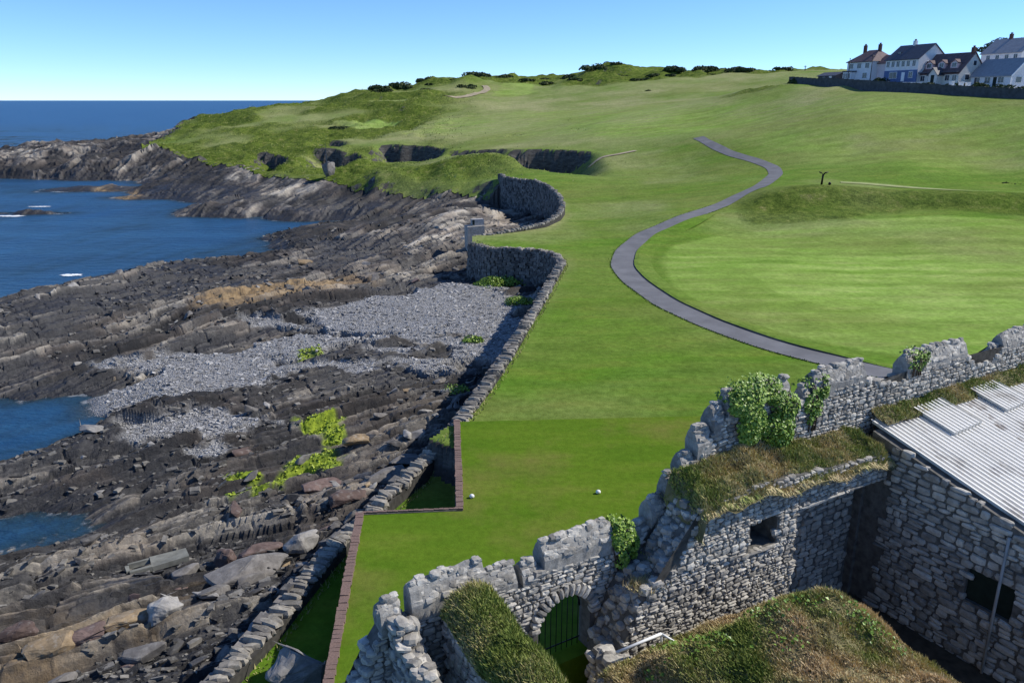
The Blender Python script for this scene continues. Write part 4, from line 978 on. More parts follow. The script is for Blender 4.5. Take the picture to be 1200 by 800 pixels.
bm = bmesh.new(); VW = [(a_ * 1.0, n_) for a_, n_ in VO]; top = [bm.verts.new(W(a_ - 0.05 if a_ > 4 else a_ + 0.08, n_ + 0.12, 1.35)) for a_, n_ in VW]; bot = [bm.verts.new(W(a_ - 0.05 if a_ > 4 else a_ + 0.08, n_ + 0.12, -2.2)) for a_, n_ in VW]
bm.faces.new(top)
for i in range(len(VW)): bm.faces.new((top[i], bot[i], bot[(i + 1) % len(VW)], top[(i + 1) % len(VW)]))
bm_obj('wall', bm, MAT['mortar'], vault)
sp = rubble([(2.6, -2.2), (2.6, 1.5), (13.5, 1.5), (13.5, -2.2)], [], 0.24, 0.4, 21, (W(-0.42, 0, 0), N3, -T3), 0.25, 0.02)
sp += rubble([(-0.4, -2.2), (-0.4, 1.4), (5.8, 1.4), (5.8, -2.2)], [], 0.24, 0.4, 22, (W(0, 2.52, 0), T3, -N3), 0.22, 0.0)
put_stones(vault, 'stone', sp, MAT['wall_stone'], 300)
cnt = 80000; aa = RNG.uniform(-0.7, 8.4, cnt); nn = RNG.uniform(2.2, 9.5, cnt); k = poly_sd(aa, nn, VO) > -0.25; aa = aa[k]; nn = nn[k]
P = np.array([W(*q) for q in zip(aa, nn, z_vault(aa, nn) - 0.02)]); tint = 0.66 + 1.15 * fbm(P[:, 0] / 1.6, P[:, 1] / 1.6, 93, 3) + 0.22 * sstep(5.2, 7.5, aa)
hh = 0.125 * (0.5 + 1.3 * np.clip(0.5 + 1.3 * fbm(P[:, 0] / 0.6, P[:, 1] / 0.6, 95, 2), 0, 1))
blades('grass', P, hh, MAT['blade'], vault, tint, 0.9, 0.02, dirn=np.tile(np.array([-0.3, -0.2, 0.0]), (len(P), 1)))
# weeds on the vault
cnt = 650; cc = RNG.uniform(0, 1, (14, 2)) * [7.5, 6.0] + [0.2, 2.9]; ci = RNG.integers(0, 14, cnt); aa = cc[ci, 0] + RNG.normal(0, .3, cnt); nn = cc[ci, 1] + RNG.normal(0, .3, cnt); k = poly_sd(aa, nn, VO) > 0.1; aa = aa[k]; nn = nn[k]
P = np.array([W(*q) for q in zip(aa, nn, z_vault(aa, nn) + RNG.uniform(0.02, 0.22, len(aa)))]); leaves('weeds', P, np.tile([[0.2, -0.2, 1.0]], (len(P), 1)), 0.09, MAT['ivy'], vault, tint=np.full(len(P), 0.3))

# ---- cross walls reaching towards the viewer
def cross_wall(name, label, a0, a1, n0, n1, ztop, seed, grass=0, hb=0.3, parts=None, res=0.13, stones=True, bulge=0.35):
    root = empty(name, tuple(W((a0 + a1) / 2, (n0 + n1) / 2, -2.0))); tag(root, label, 'ruined wall', kind='thing')
    nn = np.arange(n0, n1 + 0.3, 0.3); bm = bmesh.new(); R = []
    for n_ in nn:
        zt = ztop(n_) - 0.1; j = lambda: random.gauss(0, 0.03)
        R.append([bm.verts.new(W(a0 + j(), n_, -2.2)), bm.verts.new(W(a0 + 0.03 + j(), n_, zt)), bm.verts.new(W(a1 - 0.03 + j(), n_, zt)), bm.verts.new(W(a1 + j(), n_, -2.2))])
    for P_, Q_ in zip(R, R[1:]):
        for k in range(3): bm.faces.new((P_[k], Q_[k], Q_[k + 1], P_[k + 1]))
    bm.faces.new(R[0]); bm.faces.new(R[-1][::-1]); bm_obj('core', bm, MAT['mortar'], root)
    pl = [(n_, ztop(n_) - 0.12) for n_ in nn]; poly = [(n0, -2.2)] + pl + [(nn[-1], -2.2)]
    sp = rubble(poly, [], 0.22, 0.36, seed, (W(a0, 0, 0), N3, -T3), 0.24, 0.03) + rubble(poly, [], 0.22, 0.36, seed + 1, (W(a1, 0, 0), N3, T3), 0.24, 0.03)
    if not grass:
        for k in range(int((n1 - n0) * (a1 - a0) * 26)):
            n_ = random.uniform(n0, n1); q = random.uniform(0.2, 0.42); an_ = random.uniform(0, pi); ex = T3 * cos(an_) + N3 * sin(an_); ey = np.cross(Z3, ex)
            tl = random.gauss(0, .2); sp.append((W(random.uniform(a0 + .1, a1 - .1), n_, ztop(n_) - 0.08 + random.uniform(-.05, .1)), (ex * cos(tl) + Z3 * sin(tl)) * q * 1.3, ey * q, (Z3 * cos(tl) - ex * sin(tl)) * q * 0.6))
    put_stones(root, 'stone', sp, MAT['wall_stone'], 300)
    if grass:
        ac = (a0 + a1) / 2; hw = (a1 - a0) / 2 + 0.12
        zf = lambda a, n: np.array([ztop(q) for q in np.atleast_1d(n)]) - 0.15 + bulge * np.sqrt(np.clip(1 - ((a - ac) / hw) ** 2, 0, 1)) + 0.12 * fbm(a / 0.5, n / 0.5, seed, 3)
        turf('turf', a0 - 0.1, a1 + 0.1, n0, n1, zf, root, grass, hb, res=res)
    return root
cross_wall('grassy_wall', 'ruin cross wall thickly capped with brown and green grass, left of the gateway', -4.25, -2.75, 0.35, 6.5, lambda n: 3.45 - 0.10 * n + 0.1 * sin(n * 2.3), 31, 18000, 0.18, bulge=0.75)
cross_wall('wall_stub', 'broken sunlit wall stub with a ragged slanting top at the far left of the ruin', -5.75, -5.1, 0.1, 1.9, lambda n: 3.75 - 0.55 * n + 0.15 * sin(n * 5), 41)
cross_wall('wall_stub', 'low broken wall stub with a rubble top just right of the gateway arch', 0.15, 0.85, 1.1, 2.4, lambda n: 1.15 + 0.12 * sin(n * 4), 43)
cross_wall('wall_stub', 'crumbling dark wall stub at the lower left corner of the ruin', -7.5, -6.6, 0.1, 3.2, lambda n: 1.2 + 0.25 * sin(n * 3.1), 45)
# tumbled slope of earth inside the broken wall end, with tufts
rs = empty('rubble_slope', tuple(W(2.6, 0.8, 0))); tag(rs, 'dark bank of earth and tufts in the gap behind the broken wall end', 'earth bank')
def z_rs(a, n): return np.interp(a, [1.0, 1.6, 2.3, 3.2, 4.2], [0.4, 1.5, 2.5, 3.15, 4.2]) + 0.12 * fbm(a / .5, n / .5, 97, 3) - 0.05
o = turf('turf', 0.95, 4.1, 0.03, 1.40, z_rs, rs, 900, 0.16)
cnt = 900; P = np.array([W(2.35 + random.gauss(0, .28), 1.1 + random.gauss(0, .2), 2.62) for _ in range(cnt)]); blades('dry_tuft', P, 0.26, MAT['blade'], rs, np.full(cnt, 0.75), 1.0, 0.02)
# white handrail
hr = empty('handrail', tuple(W(1.2, 2.45, 1.6))); tag(hr, 'white painted metal handrail at the edge of the turf vault', 'handrail')
h0, h1, h2, h3 = at_z(722, 764, 1.75), at_z(775, 742, 1.95), at_z(790, 751, 1.75), at_z(775, 757, 1.45)
tube_obj('rail', [h0, h1], 0.045, MAT['white'], hr); tube_obj('rail', [h1, h2], 0.035, MAT['white'], hr); tube_obj('post', [h1, h3], 0.03, MAT['white'], hr)
# pale concrete slab roof low on the left
sl = [W(-6.5, 0.7, 1.0), W(-4.5, 0.7, 1.15), W(-4.4, 3.2, 0.6), W(-6.5, 3.2, 0.5)]
bm = bmesh.new(); t_ = [bm.verts.new(p) for p in sl]; b_ = [bm.verts.new(p - Z3 * 0.25) for p in sl]; bm.faces.new(t_); bm.faces.new(b_[::-1])
for i in range(4): bm.faces.new((t_[i], b_[i], b_[(i + 1) % 4], t_[(i + 1) % 4]))
bmesh.ops.subdivide_edges(bm, edges=bm.edges[:], cuts=5, use_grid_fill=True)
for v in bm.verts: v.co.z += random.gauss(0, 0.02)
o = bm_obj('concrete_slab', bm, MAT['concrete']); tag(o, 'pale bare concrete slab roof in shade at the bottom of the ruin', 'slab')

# ---- ivy
def ivy(label, a0, a1, z0, z1, bulge, count, seed, shape='blob', size=0.13):
    root = empty('ivy', tuple(W((a0 + a1) / 2, 0.05, z0))); tag(root, label, 'ivy', kind='thing')
    P, Nn = [], []; r = random.Random(seed); ac, zc = (a0 + a1) / 2, (z0 + z1) / 2; ra, rz = (a1 - a0) / 2, (z1 - z0) / 2
    lob = [(r.uniform(-.75, .75), r.uniform(-.7, .75), r.uniform(.22, .46)) for _ in range(14)]
    while len(P) < count:
        lx, lz, lr = r.choice(lob); t = r.uniform(0, 2 * pi); rr = lr * sqrt(r.random()); qa = lx + rr * cos(t); qz = lz + rr * sin(t)
        if abs(qa) > 1.02 or abs(qz) > 1.05: continue
        hgt = sqrt(max(0.0, 1 - (rr / lr) ** 2)) * lr * 1.7
        n_ = bulge * hgt * r.uniform(0.55, 1.0) + 0.05; a = ac + qa * ra; z = zc + qz * rz
        if qz > 0.55: n_ -= r.uniform(0, 0.7)                  # creeps over the top
        P.append(W(a, n_, z)); Nn.append(N3 * 1.0 + Z3 * (0.5 + 0.6 * qz) + T3 * qa * 0.6)
    leaves('leaves', P, Nn, size, MAT['ivy'], root)
    for k in range(5):
        aa = ac + r.uniform(-.5, .5) * ra; tube_obj('stem', [W(aa, 0.08, z0 - 0.1), W(aa + r.uniform(-.3, .3), 0.12, zc), W(aa + r.uniform(-.5, .5), 0.1, z1 - 0.3 * rz)], [0.03, 0.022, 0.01], MAT['bark'], root, 5)
    return root
ivy('large bushy ivy covering the top of the ruin battlements', 6.45, 10.1, 5.2, 8.05, 0.7, 8500, 1, size=0.10)
ivy('narrow ivy strand climbing the battlement end to the right of the big ivy', 10.25, 11.5, 5.6, 7.6, 0.22, 900, 2, size=0.10)
ivy('small bright ivy clump hanging on the low battlement above the gateway', 1.75, 2.85, 2.75, 4.3, 0.42, 1700, 3, size=0.10)
ivy('thin ivy patch on the stepped battlements halfway down', 4.35, 5.5, 4.3, 5.7, 0.25, 800, 4, size=0.10)
ivy('dark ivy tuft on the notch of the tall battlement near the tin roof', 16.3, 17.6, 6.6, 7.6, 0.15, 380, 5, size=0.1)

# ------------------------------------------------------------------ loose rocks on the shore
def hull_rock(seed, sx, sy, sz, n=16):
    r = random.Random(seed); bm = bmesh.new()
    for _ in range(n):
        v = Vector((r.gauss(0, 1), r.gauss(0, 1), r.gauss(0, 1))).normalized(); m_ = max(abs(v.x), abs(v.y), abs(v.z)); v = v / m_ ** 0.75
        v *= r.uniform(0.82, 1.0); bm.verts.new((v.x * sx / 2, v.y * sy / 2, v.z * sz / 2))
    g = bmesh.ops.convex_hull(bm, input=bm.verts[:]); bmesh.ops.delete(bm, geom=[v for v in bm.verts if not v.link_faces], context='VERTS')
    bmesh.ops.bevel(bm, geom=bm.edges[:], offset=0.05 * min(sx, sy, sz), segments=1, affect='EDGES')
    if n > 14:
        bmesh.ops.triangulate(bm, faces=bm.faces[:]); bmesh.ops.subdivide_edges(bm, edges=bm.edges[:], cuts=2, use_grid_fill=True); k_ = min(sx, sy, sz)
        q = np.array([v.co[:] for v in bm.verts]); dsp = 0.16 * k_ * fbm(q[:, 0] / k_ * 1.7 + seed, q[:, 1] / k_ * 1.7 + q[:, 2] / k_ * 2.3, seed, 4)
        for v, d_ in zip(bm.verts, dsp): v.co *= 1 + d_ / (v.co.length + 1e-6)
    return bm
def shore_z(x, y): return float(z_shore(np.array([x]), np.array([y]))[0])
STRIKE = lambda x, y: atan2(y + 19.0, x + 102.0)
def hero(name, u, v, zg, size, mat, label, cat='boulder', rz=None, tilt=(0, 0), seed=0, sink=0.3, n=18, group=None):
    p = at_z(u, v, zg); z0 = shore_z(p[0], p[1]) if name != 'grounded' else zg
    bm = hull_rock(seed, *size, n=n); o = bm_obj(name, bm, MAT[mat]); o.location = (p[0], p[1], max(z0, SEA - .2) + size[2] * (0.5 - sink))
    o.rotation_euler = (tilt[0], tilt[1], STRIKE(p[0], p[1]) if rz is None else rz); tag(o, label, cat, group)
    return o
hero('rock_slab', 284, 668, -3.9, (4.6, 1.5, 1.3), 'boulder', 'long grey rock slab with a deep shadow under it, beside the lower sea wall', 'rock', tilt=(0.15, -0.05), seed=1)
hero('boulder', 352, 622, -3.5, (2.1, 1.5, 1.2), 'pale_boulder', 'pale striped grey boulder near the bend of the sea wall', seed=2)
hero('rock_slab', 303, 630, -3.8, (2.5, 1.1, 0.8), 'red_boulder', 'reddish brown slab lying left of the pale striped boulder', 'rock', seed=3)
hero('boulder', 262, 640, -3.8, (1.2, 1.0, 1.1), 'red_boulder', 'small pinkish boulder standing at the left end of the long grey slab', seed=4)
hero('boulder', 417, 517, -3.8, (2.0, 1.2, 1.0), 'ochre_boulder', 'rusty orange block above the purple slabs by the sea wall', seed=5)
hero('rock_slab', 376, 556, -3.7, (2.6, 1.3, 0.6), 'red_boulder', 'flat purple brown slab just right of the yellow green weed', 'rock', tilt=(0.2, 0.05), seed=6)
hero('rock_slab', 408, 570, -3.5, (2.6, 1.2, 0.8), 'red_boulder', 'tilted plum coloured slab below the rusty block', 'rock', tilt=(0.3, 0.1), seed=7)
hero('rock_slab', 448, 548, -3.4, (3.0, 1.2, 0.7), 'boulder', 'long blue grey slab leaning towards the wall opposite the square pit', 'rock', tilt=(0.25, -0.1), seed=8)
hero('rock_slab', 476, 527, -3.3, (2.6, 1.1, 0.7), 'boulder', 'blue grey slab close under the sea wall above the square pit', 'rock', tilt=(0.2, 0.1), seed=9)
hero('boulder', 420, 590, -3.3, (1.7, 1.2, 0.8), 'boulder', 'dark rounded block wedged against the sea wall at the tee corner', seed=10)
hero('boulder', 196, 731, -4.0, (1.5, 1.3, 1.2), 'pale_boulder', 'pinkish grey rounded boulder on the lower left shore', seed=11)
hero('boulder', 152, 742, -4.2, (2.2, 1.1, 0.9), 'ochre_boulder', 'bright ochre block beside the pinkish grey boulder', seed=12)
hero('boulder', 62, 775, -4.2, (2.2, 1.4, 1.0), 'ochre_boulder', 'lichened tan block in the bottom left corner of the shore', seed=13)
hero('boulder', 105, 762, -4.2, (1.6, 1.0, 0.8), 'red_boulder', 'brown wedge shaped block between the tan and ochre blocks', seed=14)
hero('boulder', 20, 742, -4.2, (1.7, 0.9, 0.8), 'red_boulder', 'reddish block at the left edge of the lower shore', seed=15)
hero('boulder', 345, 792, -1.9, (2.0, 1.6, 1.6), 'pale_boulder', 'pale craggy boulder on the grass at the foot of the ruin', seed=16, sink=0.35).location.z = -1.6
hero('rock_stack', 387, 213, -1.5, (4.0, 3.4, 5.0), 'boulder', 'dark block of rock standing below the grassy headland', 'rock', seed=17)
for k, (u, v, w_, h_, lab) in enumerate(((130, 168, 12, 6, 'jagged grey sea stack in the middle of the far rocky spit'), (178, 162, 14, 7.5, 'tallest grey rock at the headland end of the far spit'), (206, 163, 9, 6, 'grey rock beside the dark headland cliff'), (75, 171, 9, 4.0, 'low pointed rock on the outer part of the far spit'))):
    p = at_y(u, v, 395); bm = hull_rock(40 + k, w_, w_ * .8, h_, 22); o = bm_obj('rock_stack', bm, MAT['boulder']); o.location = (p[0], p[1], p[2] - 1.0); tag(o, lab, 'rock')
# old concrete slab with a square hole, stranded on the shore
cs = at_z(182, 640, -4.0); zc = shore_z(cs[0], cs[1]) + 0.45; root = empty('concrete_slab', (cs[0], cs[1], zc - .4)); tag(root, 'flat greenish concrete slab with a square hole stranded on the rocks', 'slab')
r0 = STRIKE(cs[0], cs[1]); ce, cn = A3(cos(r0), sin(r0), 0), A3(-sin(r0), cos(r0), 0)
def slabpiece(nm, a, b_, la, lb): 
    bm = bmesh.new(); c = cs * [1, 1, 0] + A3(0, 0, zc) + ce * a + cn * b_; add_box(bm, c, (la, lb, 0.28), r0, 0.03); bm_obj(nm, bm, MAT['oldconcrete'], root)
MAT['oldconcrete'] = plain('algae_stained_concrete', (0.19, 0.19, 0.165), 0.9, 0.35, 2.0)
slabpiece('slab', 0.55, 0, 1.7, 0.9); slabpiece('rim', -0.8, 0.38, 1.0, 0.14); slabpiece('rim', -0.8, -0.38, 1.0, 0.14); slabpiece('rim', -1.35, 0, 0.14, 0.6)

# loose boulders, one by one
RL = []
for k in range(10):
    bm = hull_rock(60 + k, 1.0, random.uniform(0.55, 0.85), random.uniform(0.4, 0.7), 14); me = bpy.data.meshes.new('boulder'); bmesh.ops.recalc_face_normals(bm, faces=bm.faces[:]); bm.to_mesh(me); bm.free(); RL.append(me)
cand = []
w1 = np.array(WALL1)[:, :2]
while len(cand) < 2200:
    if random.random() < 0.5:
        i = random.randrange(2, 16); t = random.random(); c = w1[i] + (w1[i + 1] - w1[i]) * t; dd = random.uniform(0.8, 9) ** 1.0; x, y = c[0] - dd * random.uniform(0.6, 1.0), c[1] + dd * random.uniform(-.2, .5)
    else:
        y = random.uniform(24, 110); x = random.uniform(-0.62, 0.05) * (y + 6)
    cand.append((x, y))
cand = np.array(cand); cz, cpm, *_r = z_shore(cand[:, 0], cand[:, 1], True); csd = poly_sd(cand[:, 0], cand[:, 1], LAND)
ok = (csd < -0.9) & (cz > SEA + 0.4) & (cpm < 0.4); cand = cand[ok]; cz = cz[ok]
cnt = 0
for (x, y), z in zip(cand, cz):
    if not in_view((x, y, z)) or cnt >= 190: continue
    s = (0.45 + 0.9 * random.random() ** 2.5) * (1 + 0.006 * max(0, y - 35))
    kind = random.random(); mat = 'boulder' if kind < 0.72 else 'pale_boulder' if kind < 0.90 else 'red_boulder' if kind < 0.97 else 'ochre_boulder'
    me = RL[random.randrange(10)]; key = (me.name, mat)
    if key not in _mesh_cache: m2 = me.copy(); m2.materials.append(MAT[mat]); _mesh_cache[key] = m2
    o = bpy.data.objects.new('boulder', _mesh_cache[key]); COL.objects.link(o); o.location = (x, y, z + 0.12 * s); o.scale = (s * random.uniform(1, 1.7), s, s * random.uniform(.7, 1.1))
    o.rotation_euler = (random.gauss(0, .25), random.gauss(0, .25), STRIKE(x, y) + random.gauss(0, .5)); cnt += 1
    colr = {'boulder': 'dark grey', 'pale_boulder': 'pale grey', 'red_boulder': 'reddish brown', 'ochre_boulder': 'ochre'}[mat]
    size = 'large' if s > 0.95 else 'middling' if s > 0.62 else 'small'
    u_, v_ = proj((x, y, z)); dw = -float(poly_sd(np.array([x]), np.array([y]), LAND)[0])
    zone = 'close under the sea wall' if dw < 3.2 else 'on the farthest ledges near the inlet' if v_ < 370 else 'between the pebble beach and the near pools' if v_ < 470 else 'on the ledges round the yellow green weed' if v_ < 590 and u_ > 200 else 'on the black rocks by the near pools' if v_ < 660 and u_ < 230 else 'on the ledges beside the long grey slab' if v_ < 700 else 'on the ledges in the lower left of the shore'
    side = 'to the seaward side' if u_ < (150 if v_ > 600 else 260) else ''
    lab = f'{size} {colr} angular boulder {zone}'
    tag(o, lab, 'boulder', f'{size} {colr} boulders {zone}')
# broken stone over the ledges, and the pebbles of the beach
def scatter(name, n, yr, tr, smin, smax, mat, want_peb, flat=0.6, label=None, cat=None):
    y = np.exp(RNG.uniform(np.log(yr[0]), np.log(yr[1]), n)); x = RNG.uniform(tr[0], tr[1], n) * (y + 6)
    z, pm, *_q = z_shore(x, y, True); sd = poly_sd(x, y, LAND); k = (sd < -0.7) & (z > SEA + 0.25) & ((pm > 0.5) if want_peb else ((pm < 0.5) & (fbm(x / 5, y / 5, 99, 3) > -0.05)))
    x, y, z = x[k], y[k], z[k]; specs = []
    for i in range(len(x)):
        s = (smin + (smax - smin) * random.random() ** 2.5) * (1 + 0.007 * max(0, y[i] - 40)); an_ = STRIKE(x[i], y[i]) + random.gauss(0, .6); ex = A3(cos(an_), sin(an_), random.gauss(0, .2)); ey = A3(-sin(an_), cos(an_), random.gauss(0, .2))
        specs.append((A3(x[i], y[i], z[i] + 0.1 * s), ex * s * random.uniform(1, 1.9), ey * s * random.uniform(.7, 1.0), (Z3 + A3(random.gauss(0, .2), random.gauss(0, .2), 0)) * s * flat * random.uniform(.6, 1.2)))
    o = join_stones(name, specs, MAT[mat], None, ST_LO); tag(o, label, cat, kind='stuff')
scatter('pebbles', 30000, (34, 100), (-0.5, 0.05), 0.05, 0.20, 'pebble', True, 0.6, 'grey pebbles of the small beach below the sea wall', 'pebbles')
scatter('broken_stone', 13000, (23, 150), (-0.68, 0.05), 0.07, 0.34, 'shard', False, 0.5, 'broken stone strewn over the rocky ledges', 'stones')

# green weed on the wet ledges
P = []
for q in ALG:
    xs = [c[0] for c in q]; ys = [c[1] for c in q]; n_ = int((max(xs) - min(xs)) * (max(ys) - min(ys)) * 55) + 150; x = RNG.uniform(min(xs) - .4, max(xs) + .4, n_); y = RNG.uniform(min(ys) - .4, max(ys) + .4, n_)
    k = poly_sd(x, y, q) + 1.1 * fbm(x / .9, y / .9, 27, 4) > 0.0; x, y = x[k], y[k]; P.append(np.column_stack([x, y, z_shore(x, y) + RNG.uniform(0.01, 0.07, len(x))]))
P = np.vstack(P); o = leaves('seaweed', P, np.tile([[0, 0, 1.0]], (len(P), 1)), 0.17, MAT['weed']); o['label'] = 'yellow green seaweed lying on the wet ledges'

# ------------------------------------------------------------------ vegetation of the links
def gz(x, y): return z_at(x, y)
def bush(name, label, x, y, z, rx, ry, rz_, count, size, mat, cat='bush', group=None, seed=0):
    root = empty(name, (x, y, z)); tag(root, label, cat, group)
    r = np.random.default_rng(seed); L = [(r.uniform(-.6, .6), r.uniform(-.5, .5), r.uniform(.0, .35), r.uniform(.3, .5)) for _ in range(9)]
    P = []; Nn = []
    for i in range(count):
        lx, ly, lz, lr = L[r.integers(0, 9)]; d = r.normal(0, 1, 3); d /= np.linalg.norm(d); d[2] = abs(d[2]) * 0.9 - 0.1; rad = lr * r.uniform(0.8, 1.06)
        P.append((x + (lx + d[0] * rad) * rx, y + (ly + d[1] * rad) * ry, z + max(0.0, lz + d[2] * rad) * rz_)); Nn.append(d + [0, 0, .3])
    leaves('foliage', P, Nn, size, mat, root); return root
GORSE = [(697, 97, 440, 11, 3.6, 'wide dark gorse thicket left of the hilltop pole'), (668, 93, 445, 7, 2.6, 'gorse clump on the hilltop left of the wide thicket'), (640, 92, 450, 8, 3.0, 'low gorse on the crest right of the bright green patch'),
         (790, 99, 415, 8, 3.2, 'gorse clump on the mid hillside beside the largest bushes'), (822, 94, 420, 12, 3.8, 'largest dark gorse patch in the middle of the far hillside'), (866, 98, 400, 10, 3.0, 'rightmost gorse patch on the far hillside'), (838, 84, 450, 9, 2.2, 'dark bushes breaking the skyline above the hillside gorse'),
         (870, 82, 440, 6, 2.2, 'round bush on the skyline at the right'), (530, 93, 440, 9, 3.2, 'dark bush crowning the hill above the sandy track'), (560, 92, 440, 10, 3.0, 'dark skyline bush just right of the one crowning the hill'), (590, 92, 445, 8, 2.6, 'skyline bush at the right end of the dark crest'), (500, 99, 425, 9, 3.2, 'dark bush on the left shoulder of the hill'),
         (470, 103, 415, 9, 3.4, 'rocky scrub below the left shoulder of the hill'), (445, 107, 405, 8, 3.2, 'leftmost dark scrub on the hill above the sea'), (745, 102, 400, 5, 1.8, 'small gorse clump below the wide thicket'), (760, 112, 350, 2.5, 0.9, 'tiny dark bush on the open fairway'),
         (938, 97, 258, 5, 2.0, 'hedge bush at the end of the boundary wall'), (400, 133, 320, 9, 1.6, 'brown scrub on the rough above the far green'), (1190, 213, 131, 4, 1.0, 'rough tussock at the right edge above the bank')]
for k, (u, v, yy, rx, rz_, lab) in enumerate(GORSE):
    p = at_y(u, v + 1.5, yy); bush('gorse_bush', lab, p[0], p[1], gz(p[0], p[1]) - 0.8, rx * 0.8, rx * 0.55, rz_ * 1.5, 1300, 0.9 if yy > 200 else 0.3, MAT['gorse'], 'bush', 'gorse on the links', k)
for k in range(34):
    u = random.uniform(430, 920); yy = random.uniform(395, 455); v = random.uniform(88, 112); p = at_y(u, v, yy); r_ = random.uniform(2.5, 6)
    zn = 'on the dunes left of the sandy track' if u < 540 else 'on the dunes round the bright green patch' if u < 650 else 'on the dunes below the hilltop pole' if u < 760 else 'on the hillside towards the houses'
    lab = ('broad' if r_ > 4.2 else 'small') + ' low dark gorse clump ' + zn
    bush('gorse_bush', lab, p[0], p[1], gz(p[0], p[1]) - 0.5, r_, r_ * .7, r_ * .5, 260, 0.9, MAT['gorse'], 'bush', lab.replace('clump', 'clumps'), 200 + k)
# green growth at the foot of the bay wall
for k, (u, v, rx, rz_, c, lab) in enumerate(((582, 336, 4.2, 1.5, 3800, 'bright green shrub growing on the shingle in the bend of the sea wall'), (610, 362, 2.0, 0.9, 1200, 'small green clump against the sea wall below the bright shrub'), (558, 405, 1.6, 0.6, 700, 'low green weeds on the shingle near the sea wall'), (535, 462, 1.0, 0.6, 350, 'dark green tuft at the foot of the sea wall'))):
    p = at_z(u, v, -4.0); bush('shrub', lab, p[0], p[1], shore_z(p[0], p[1]) - 0.1, rx, rx * 0.75, rz_ * 1.6, c, 0.16 if c > 500 else 0.12, MAT['ivy'], 'shrub', None, 50 + k)
# tussocks in the rough
n = 60000; y = np.exp(RNG.uniform(np.log(112), np.log(460), n)); x = RNG.uniform(-0.62, 0.72, n) * (y + 6); rm = rough_mask(x, y); bk = poly_sd(x, y, BANK)
rm = rm * (bk < 0) * sstep(40, 0, x); z, sd = height(x, y); k = (RNG.random(n) < rm * 1.1) & (sd > -1.5); x, y, z = x[k], y[k], z[k]
P = np.stack([x, y, z - 0.05], 1); o = blades('rough_grass', P, (0.16 + 0.0012 * y) * np.where(poly_sd(x, y, BANK) > 0, 0.8, 1.0), MAT['blade'], None, 0.16 + 0.6 * fbm(x / 14, y / 14, 101, 3), 0.9, 0.12)
o['label'] = 'long rough grass on the banks and the headland'
# fringe of longer grass along the wall and strip
pts = []
for i in range(len(SWP1) - 1):
    for _ in range(7):
        t = random.random(); c = SWP1[i] * (1 - t) + SWP1[i + 1] * t; d = SWP1[i + 1, :2] - SWP1[i, :2]; d /= np.linalg.norm(d); off = random.uniform(0.38, 0.75); pts.append((c[0] + d[1] * off, c[1] - d[0] * off))
pts = np.array(pts); zz = height(pts[:, 0], pts[:, 1])[0]; o = blades('grass_fringe', np.column_stack([pts, zz - .02]), 0.22, MAT['blade'], None, np.full(len(pts), 0.5), 0.8, 0.035); o['label'] = 'fringe of longer dry grass along the landward foot of the sea wall'

vp = []
for i in range(len(PP) - 1):
    if PP[i, 1] > 120: continue
    for sg in (-1, 1):
        for _ in range(9):
            t = random.random(); c = PP[i] * (1 - t) + PP[i + 1] * t; q = c + PN[i] * sg * (1.22 + abs(random.gauss(0, .10))); vp.append(q)
vp = np.array(vp); zz = height(vp[:, 0], vp[:, 1])[0]; o = blades('grass_verge', np.column_stack([vp, zz + .02]), 0.14, MAT['green_blade'], None, np.full(len(vp), .5), 0.9, 0.05); o['label'] = 'short grass creeping over the edges of the path'

# ------------------------------------------------------------------ small things on the links
for (u, v, lab) in ((553, 583, 'small white tee marker near the square pit'), (701, 578, 'small white tee marker in the middle of the tee lawn')):
    p = at_z(u, v, 0.0); root = empty('tee_marker', (p[0], p[1], 0)); tag(root, lab, 'tee marker')
    bm = bmesh.new(); bmesh.ops.create_uvsphere(bm, u_segments=14, v_segments=9, radius=0.105)
    for w_ in bm.verts: w_.co = Vector((w_.co.x * 1.1 + p[0], w_.co.y + p[1], max(w_.co.z, -0.06) + 0.08))
    bm_obj('ball', bm, MAT['white'], root, True); bm = bmesh.new(); bmesh.ops.create_cone(bm, cap_ends=True, segments=10, radius1=0.05, radius2=0.04, depth=0.06)
    for w_ in bm.verts: w_.co += Vector((p[0], p[1], 0.0))
    bm_obj('peg', bm, MAT['iron'], root)
# the tall dark forked marker on the bank
p = at_y(962, 222, 124); zb = gz(p[0], p[1]); root = empty('forked_marker', (p[0], p[1], zb)); tag(root, 'tall dark forked post like a letter T standing on the bank behind the green', 'post')
S = 124 / 924 * 1.02
tube_obj('post', [(p[0], p[1], zb - .1), (p[0] + .06, p[1], zb + 1.0), (p[0] + .1, p[1], zb + 1.55)], [0.17, 0.14, 0.15], MAT['bronze'], root, 10)
tube_obj('arm', [(p[0] + .1, p[1], zb + 1.5), (p[0] - .18, p[1], zb + 1.8), (p[0] - .58, p[1], zb + 1.92)], [0.13, 0.11, 0.07], MAT['bronze'], root, 8)
tube_obj('arm', [(p[0] + .1, p[1], zb + 1.5), (p[0] + .40, p[1], zb + 1.8), (p[0] + .85, p[1], zb + 1.92)], [0.15, 0.12, 0.07], MAT['bronze'], root, 8)
q = at_y(971.5, 221.8, 124); bm = bmesh.new(); bmesh.ops.create_icosphere(bm, subdivisions=2, radius=0.24)
for v_ in bm.verts: v_.co = v_.co * random.uniform(.93, 1.05) + Vector((q[0], q[1], gz(q[0], q[1]) + 0.2))
tag(bm_obj('tee_ball', bm, MAT['bronze'], None, True), 'small dark ball on the bank just right of the forked post', 'tee marker')
